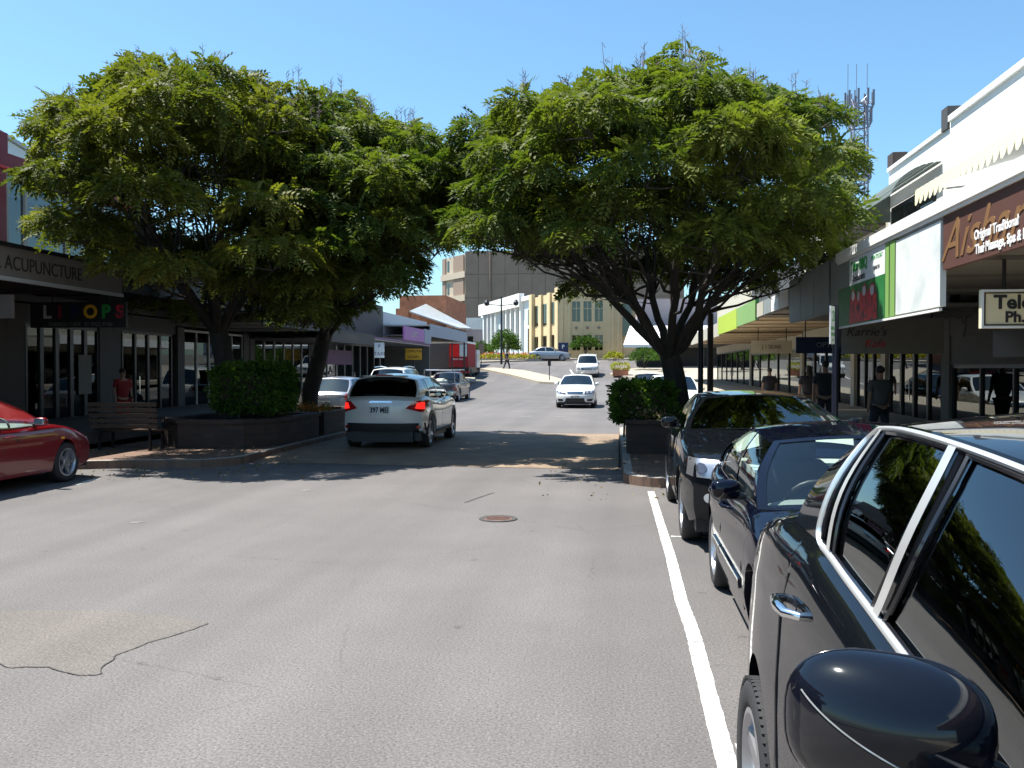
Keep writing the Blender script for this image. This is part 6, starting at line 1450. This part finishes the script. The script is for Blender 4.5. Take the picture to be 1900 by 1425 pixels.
# its tan end wall turns away to the left
an2 = math.atan2(9.0, -7.0); c2, s2 = math.cos(an2), math.sin(an2)
def rb2(name, m, l0, l1, o0, o1, z0, z1):
    mb = MB().box(l0, l1, o0, o1, z0, z1); mb.v = [(-29.8+x*c2-y*s2, 170.5+x*s2+y*c2, z) for x, y, z in mb.v]; return obj(name, mb, m, b, world=True)
rb2('end_wall', 'tan_b', 0, 10.5, -8, -.3, 3, 24.0)
for r in range(4):
    z0 = 6.3+r*4.55; rb2('floor_band', 'tan_b', 0, 10.5, -.3, .15, z0-.5, z0+.7); rb2('louvre_panel', 'louvre', .9, 5.2, -.3, -.05, z0+.71, z0+4.0)
    rb2('window', 'darkglass', 7.4, 8.2, -.3, -.25, z0+1.2, z0+3.4); rb2('louvre_panel', 'louvre', 8.8, 10.2, -.3, -.1, z0+.71, z0+4.0)

# ================================================================ STREET FURNITURE
# lattice telecom mast
m_ = empty('telecom_mast', (23.0, 90, 2), 'tall lattice telecom mast with antenna clusters rising right of the big tree', 'mast')
leg = MB(); br_ = MB(); ts = .8; corners = [(-ts, -ts), (ts, -ts), (ts, ts), (-ts, ts)]
for cx, cy in corners:
    lm = MB(); lm.tube([(23+cx, 90+cy, 2), (23+cx*.75, 90+cy*.75, 28.5)], .07, 6); obj('leg', lm, 'mast', m_, world=True)
zz = 2.0; k = 0
while zz < 28:
    f0, f1 = lerp(1, .75, (zz-2)/26.5), lerp(1, .75, (zz+1.3-2)/26.5)
    for i in range(4):
        a, c_ = corners[i], corners[(i+1) % 4]
        br_.tube([(23+a[0]*f0, 90+a[1]*f0, zz), (23+c_[0]*f1, 90+c_[1]*f1, zz+1.3)], .035, 4, cap=False); br_.tube([(23+c_[0]*f0, 90+c_[1]*f0, zz), (23+a[0]*f1, 90+a[1]*f1, zz+1.3)], .035, 4, cap=False)
        br_.tube([(23+a[0]*f0, 90+a[1]*f0, zz), (23+c_[0]*f0, 90+c_[1]*f0, zz)], .035, 4, cap=False)
    zz += 1.3
obj('bracing', br_, 'mast', m_, world=True, kind='stuff')
for zc, rr in ((27.6, 1.15), (26.0, .95), (20.6, .9)):
    pf = MB(); pf.lathe([(rr, zc-.9), (rr+.08, zc-.9), (rr+.08, zc-.78), (rr, zc-.78), (rr, zc-.9)], 'z', 12, (23, 90, 0)); obj('platform', pf, 'mast', m_, world=True)
    for i in range(9):
        a = 2*math.pi*i/9+.2; x, y = 23+math.cos(a)*(rr+.15), 90+math.sin(a)*(rr+.15); bx(m_, 'antenna', 'mast', x-.09, x+.09, y-.07, y+.07, zc-.6, zc+.9)
        q = MB(); q.tube([(23, 90, zc-.2), (x, y, zc-.2)], .04, 4); obj('antenna_arm', q, 'mast', m_, world=True)
for dx in (-1.1, -.3, .7): 
    q = MB(); q.tube([(23+dx, 90, 27), (23+dx, 90, 31.2)], .03, 5); obj('whip_antenna', q, 'mast', m_, world=True)
# parking sign post
p = empty('parking_sign', (2.9, 12.5, .13), 'navy post carrying a narrow white parking sign seen nearly edge on', 'sign')
mb = MB(); mb.tube([(2.9, 12.5, .13), (2.9, 12.5, 2.56)], .042, 10); obj('post', mb, 'navy_metal', p, world=True, smooth=60)
mb = MB(); mb.v = []; pl = MB().box(-.17, .17, -.008, .008, 2.03, 2.54); rz = R(62)
pl.v = [(2.86+x*math.cos(rz)-y*math.sin(rz), 12.44+x*math.sin(rz)+y*math.cos(rz), z) for x, y, z in pl.v]; obj('plate', pl, 'sign_white', p, world=True)
xa = Vector((math.cos(rz), math.sin(rz), 0)); nn = Vector((math.sin(rz), -math.cos(rz), 0))
for s_, z, sz, m in (('2P', 2.40, .2, 'green_ink'), ('8AM-5PM', 2.24, .075, 'green_ink'), ('MON-FRI', 2.16, .07, 'green_ink'), ('\u2194', 2.08, .1, 'green_ink')):
    if s_ == '\u2194': 
        a = MB(); 
        for q in (-.1, .1): a.add([tuple(Vector((2.86, 12.44, 2.085))+xa*v+nn*.011+Vector((0, 0, w_))) for v, w_ in ((q*.3, -.02), (q*1.1, 0), (q*.3, .02))], [(0, 1, 2)])
        obj('arrow', a, m, p, world=True); continue
    text('sign_lettering', s_, sz, m, tuple(Vector((2.86, 12.44, z))+nn*.010), rotm(tuple(xa), (0, 0, 1)), p, .001)
# street lamps
def lamp(label, x, y, h, s=1.0):
    r_ = empty('street_lamp', (x, y, g(y)+.13), label, 'street lamp'); z0 = g(y)+.13
    mb = MB(); mb.lathe([(.11*s, z0), (.11*s, z0+.5), (.06*s, z0+.6), (.055*s, h-.3), (.08*s, h-.25), (.04*s, h-.15)], 'z', 12, (x, y, 0)); obj('post', mb, 'black_metal', r_, world=True, smooth=40)
    mb = MB(); mb.tube([(x-.35*s, y, h-.75), (x+.35*s, y, h-.75)], .018, 6); obj('ladder_bar', mb, 'black_metal', r_, world=True)
    ln = MB(); ln.lathe([(.07*s, h-.15), (.16*s, h+.22)], 'z', 6, (x, y, 0)); obj('lantern_glass', ln, 'sign_white', r_, world=True)
    cp = MB(); cp.lathe([(.18*s, h+.221), (.13*s, h+.32), (.03*s, h+.40), (.0, h+.46)], 'z', 6, (x, y, 0)); obj('lantern_cap', cp, 'black_metal', r_, world=True)
lamp('black lantern street lamp beside the trunk of the right-hand tree', 1.78, 20.1, 3.9)
def twin(label, x, y, h):
    r_ = empty('street_lamp', (x, y, g(y)), label, 'street lamp'); mb = MB(); mb.tube([(x, y, g(y)), (x, y, h)], [.11, .07], 8); obj('post', mb, 'black_metal', r_, world=True)
    for sx in (-1.4, 1.4):
        a = MB(); a.tube([(x, y, h-.9), (x+sx, y, h-.75)], .04, 6); obj('arm', a, 'black_metal', r_, world=True); l_ = MB(); l_.lathe([(.0, h-.95), (.22, h-.85), (.26, h-.6), (.1, h-.35), (0, h-.3)], 'z', 8, (x+sx, y, 0)); obj('lantern', l_, 'black_metal', r_, world=True)
twin('tall black twin lantern lamp in front of the pale blue building', -11.2, 84, 8.6)
# verandah post seen past the trunk
p = empty('awning_post', (2.12, 21.4, .13), 'thick brown post holding the awning right of the tree trunk', 'post')
mb = MB(); mb.lathe([(.10, .13), (.10, .3), (.075, .34), (.07, 3.0)], 'z', 12, (2.12, 21.4, 0)); obj('shaft', mb, 'brown_wall', p, world=True, smooth=40)
# small poles and signs in the distance
def sign(label, x, y, z0, z1, w_, ph, m, txt=None, tm='ink', pm='black_metal', ts=.3, cat='sign', face=-.02):
    r_ = empty('street_sign', (x, y, g(y)), label, cat); mb = MB(); mb.tube([(x, y, g(y)), (x, y, z1)], .035, 6); obj('post', mb, pm, r_, world=True)
    bx(r_, 'plate', m, x-w_/2, x+w_/2, y-.05, y-.035, z0, z1)
    if txt:
        n = len(txt)
        for i, t_ in enumerate(txt): text('sign_lettering', t_, ts, tm, (x, y-.053, lerp(z1, z0, (i+.5)/n)), FACE_S, r_, .002)
    return r_
sign('light blue and white parking sign in front of the dark awning shop on the left', -9.9, 36, 2.15, 2.78, .42, 0, 'pale_blue', ['P', 'TAXI'], 'blue_sign', ts=.2)
sign('orange yellow sign board standing on the left pavement past the parked cars', -10.45, 44.5, 2.15, 2.72, .86, 0, 'orange_sign', ['COMPUTER', 'REPAIRS'], 'ink', ts=.17)
sign('small brown sign on a thin post in front of the red truck', -11.9, 76, 3.0, 3.9, .5, 0, 'louvre', None)
sign('thin post with a dark plate on the traffic island', -5.0, 63.5, 1.9, 2.3, .22, 0, 'black_metal', None)
# timber slat bench, back towards the street
bn = empty('park_bench', (-9.4, 16.3, .13), 'timber slat bench with its back to the street in the shade on the left', 'bench')
for k in range(5): bx(bn, 'back_slat', 'timber', -10.1, -8.72, 15.950-.012*k, 15.980-.012*k, .56+k*.105, .635+k*.105)
for k in range(4): bx(bn, 'seat_slat', 'timber', -10.1, -8.72, 16.070+k*.11, 16.150+k*.11, .50, .53)
for x in (-9.95, -8.92):
    mb = MB(); mb.box(x, x+.05, 15.970, 16.010, .13, 1.05).box(x, x+.05, 16.430, 16.470, .13, .5).box(x, x+.05, 16.010, 16.470, .46, .498); obj('leg', mb, 'black_metal', bn, world=True)
for x in (-10.05, -8.8):
    mb = MB(); mb.tube([(x, 15.950, .75), (x, 16.350, .75), (x, 16.450, .5)], .02, 6); obj('armrest', mb, 'black_metal', bn, world=True)

# ================================================================ PEOPLE
def person(label, x, y, rz, h=1.7, top='cl_dark', legs='cl_dark', stride=.0, z=None, hair_long=False, armsw=.1, group=None):
    z = g(y)+.13 if z is None else z; r_ = empty('person', (x, y, z), label, 'person', group, rz); s = h/1.75
    st = stride
    J = {'pel': (0, 0, .95), 'wa': (0, 0, 1.10), 'ch': (0, .01, 1.32), 'ne': (0, .0, 1.47), 'he': (0, -.02, 1.56), 'ht': (0, -.02, 1.68)}
    def chain(names, pts, rad, m, sub=2):
        me = bpy.data.meshes.new(names); me.from_pydata([tuple(Vector(p)*s) for p in pts['v']], pts['e'], []); me.materials.append(M[m])
        o = bpy.data.objects.new(names, me); C.objects.link(o); o.parent = r_
        mod = o.modifiers.new('skin', 'SKIN'); mod.use_smooth_shade = True
        for i, q in enumerate(rad): me.skin_vertices[0].data[i].radius = (q[0]*s, q[1]*s)
        me.skin_vertices[0].data[0].use_root = True; sb = o.modifiers.new('sub', 'SUBSURF'); sb.levels = sb.render_levels = sub; return o
    v = [(0, 0, .95), (0, 0, 1.12), (0, 0, 1.33), (0, .01, 1.47), (0, -.015, 1.56), (0, -.02, 1.66)]
    e = [(0, 1), (1, 2), (2, 3), (3, 4), (4, 5)]; rd = [(.11, .09), (.10, .08), (.13, .09), (.05, .05), (.075, .088), (.06, .075)]
    for sg in (-1, 1):
        k = len(v); f = st*sg; a = -f*armsw*4
        v += [(sg*.19, 0, 1.40), (sg*.24, -a*.4, 1.14), (sg*.25, -a-.06, .90), (sg*.25, -a-.08, .80)]; e += [(2, k), (k, k+1), (k+1, k+2), (k+2, k+3)]; rd += [(.052, .05), (.042, .042), (.028, .03), (.02, .035)]
        k = len(v); v += [(sg*.09, 0, .90), (sg*.10, -f*.5-.02, .50), (sg*.10, -f*.9+.04, .09), (sg*.10, -f*.9-.12, .03)]; e += [(0, k), (k, k+1), (k+1, k+2), (k+2, k+3)]; rd += [(.088, .09), (.058, .06), (.038, .04), (.04, .025)]
    chain('body', {'v': v, 'e': e}, rd, 'skin')
    v = [(0, 0, .88), (0, 0, 1.12), (0, 0, 1.33), (0, .005, 1.42)]; e = [(0, 1), (1, 2), (2, 3)]; rd = [(.19, .15), (.18, .15), (.195, .145), (.085, .08)]
    for sg in (-1, 1):
        k = len(v); a = -st*sg*armsw*4; v += [(sg*.195, 0, 1.39), (sg*.235, -a*.3, 1.18)]; e += [(2, k), (k, k+1)]; rd += [(.07, .068), (.062, .062)]
    chain('shirt', {'v': v, 'e': e}, rd, top)
    v = [(0, 0, .98)]; e = []; rd = [(.185, .15)]
    for sg in (-1, 1):
        k = len(v); f = st*sg; v += [(sg*.09, 0, .86), (sg*.10, -f*.5-.02, .50), (sg*.10, -f*.85+.03, .12)]; e += [(0, k), (k, k+1), (k+1, k+2)]; rd += [(.105, .108), (.075, .078), (.06, .062)]
    chain('trousers', {'v': v, 'e': e}, rd, legs)
    hm = MB(); hm.add(*rbox(0, .012*s, 1.645*s, .082*s, .098*s, .085*s, e=.95)); 
    if hair_long: hm.add(*rbox(0, .06*s, 1.54*s, .085*s, .05*s, .14*s, e=.95))
    obj('hair', hm, 'hair', r_, smooth=80)
    for sg in (-1, 1):
        ey = MB(); ey.add(*rbox(sg*.03*s, -.098*s, 1.615*s, .011*s, .008*s, .008*s)); obj('eye', ey, 'hair', r_, smooth=80)
    ns = MB(); ns.add(*rbox(0, -.108*s, 1.585*s, .012*s, .018*s, .02*s)); obj('nose', ns, 'skin', r_, smooth=80)
    return r_
person('person in dark clothes striding across the far junction in the sun', -9.6, 75.5, R(75), 1.75, 'cl_dark', 'cl_dark', .30, g(75.5))
person('person in a long red dress standing at the dark shop window on the left', -12.4, 21.0, R(60), 1.6, 'cl_red', 'cl_red', .05)
person('person with a grey back walking under the right-hand awning, nearest of the shoppers', 4.9, 17.6, R(200), 1.65, 'cl_grey', 'cl_dark', .15)
person('person in dark clothes outside the shop windows, second nearest shopper on the right', 4.7, 21.2, R(170), 1.78, 'cl_dark', 'cl_dark', .1)
person('person in dark clothes with long hair further along under the right awning', 4.9, 24.0, R(185), 1.68, 'cl_dark', 'cl_lt', .12, hair_long=True)
person('person farthest along the right pavement, seen over the black hatchback roof', 4.8, 29.5, R(190), 1.62, 'cl_dark', 'cl_dark', .1)
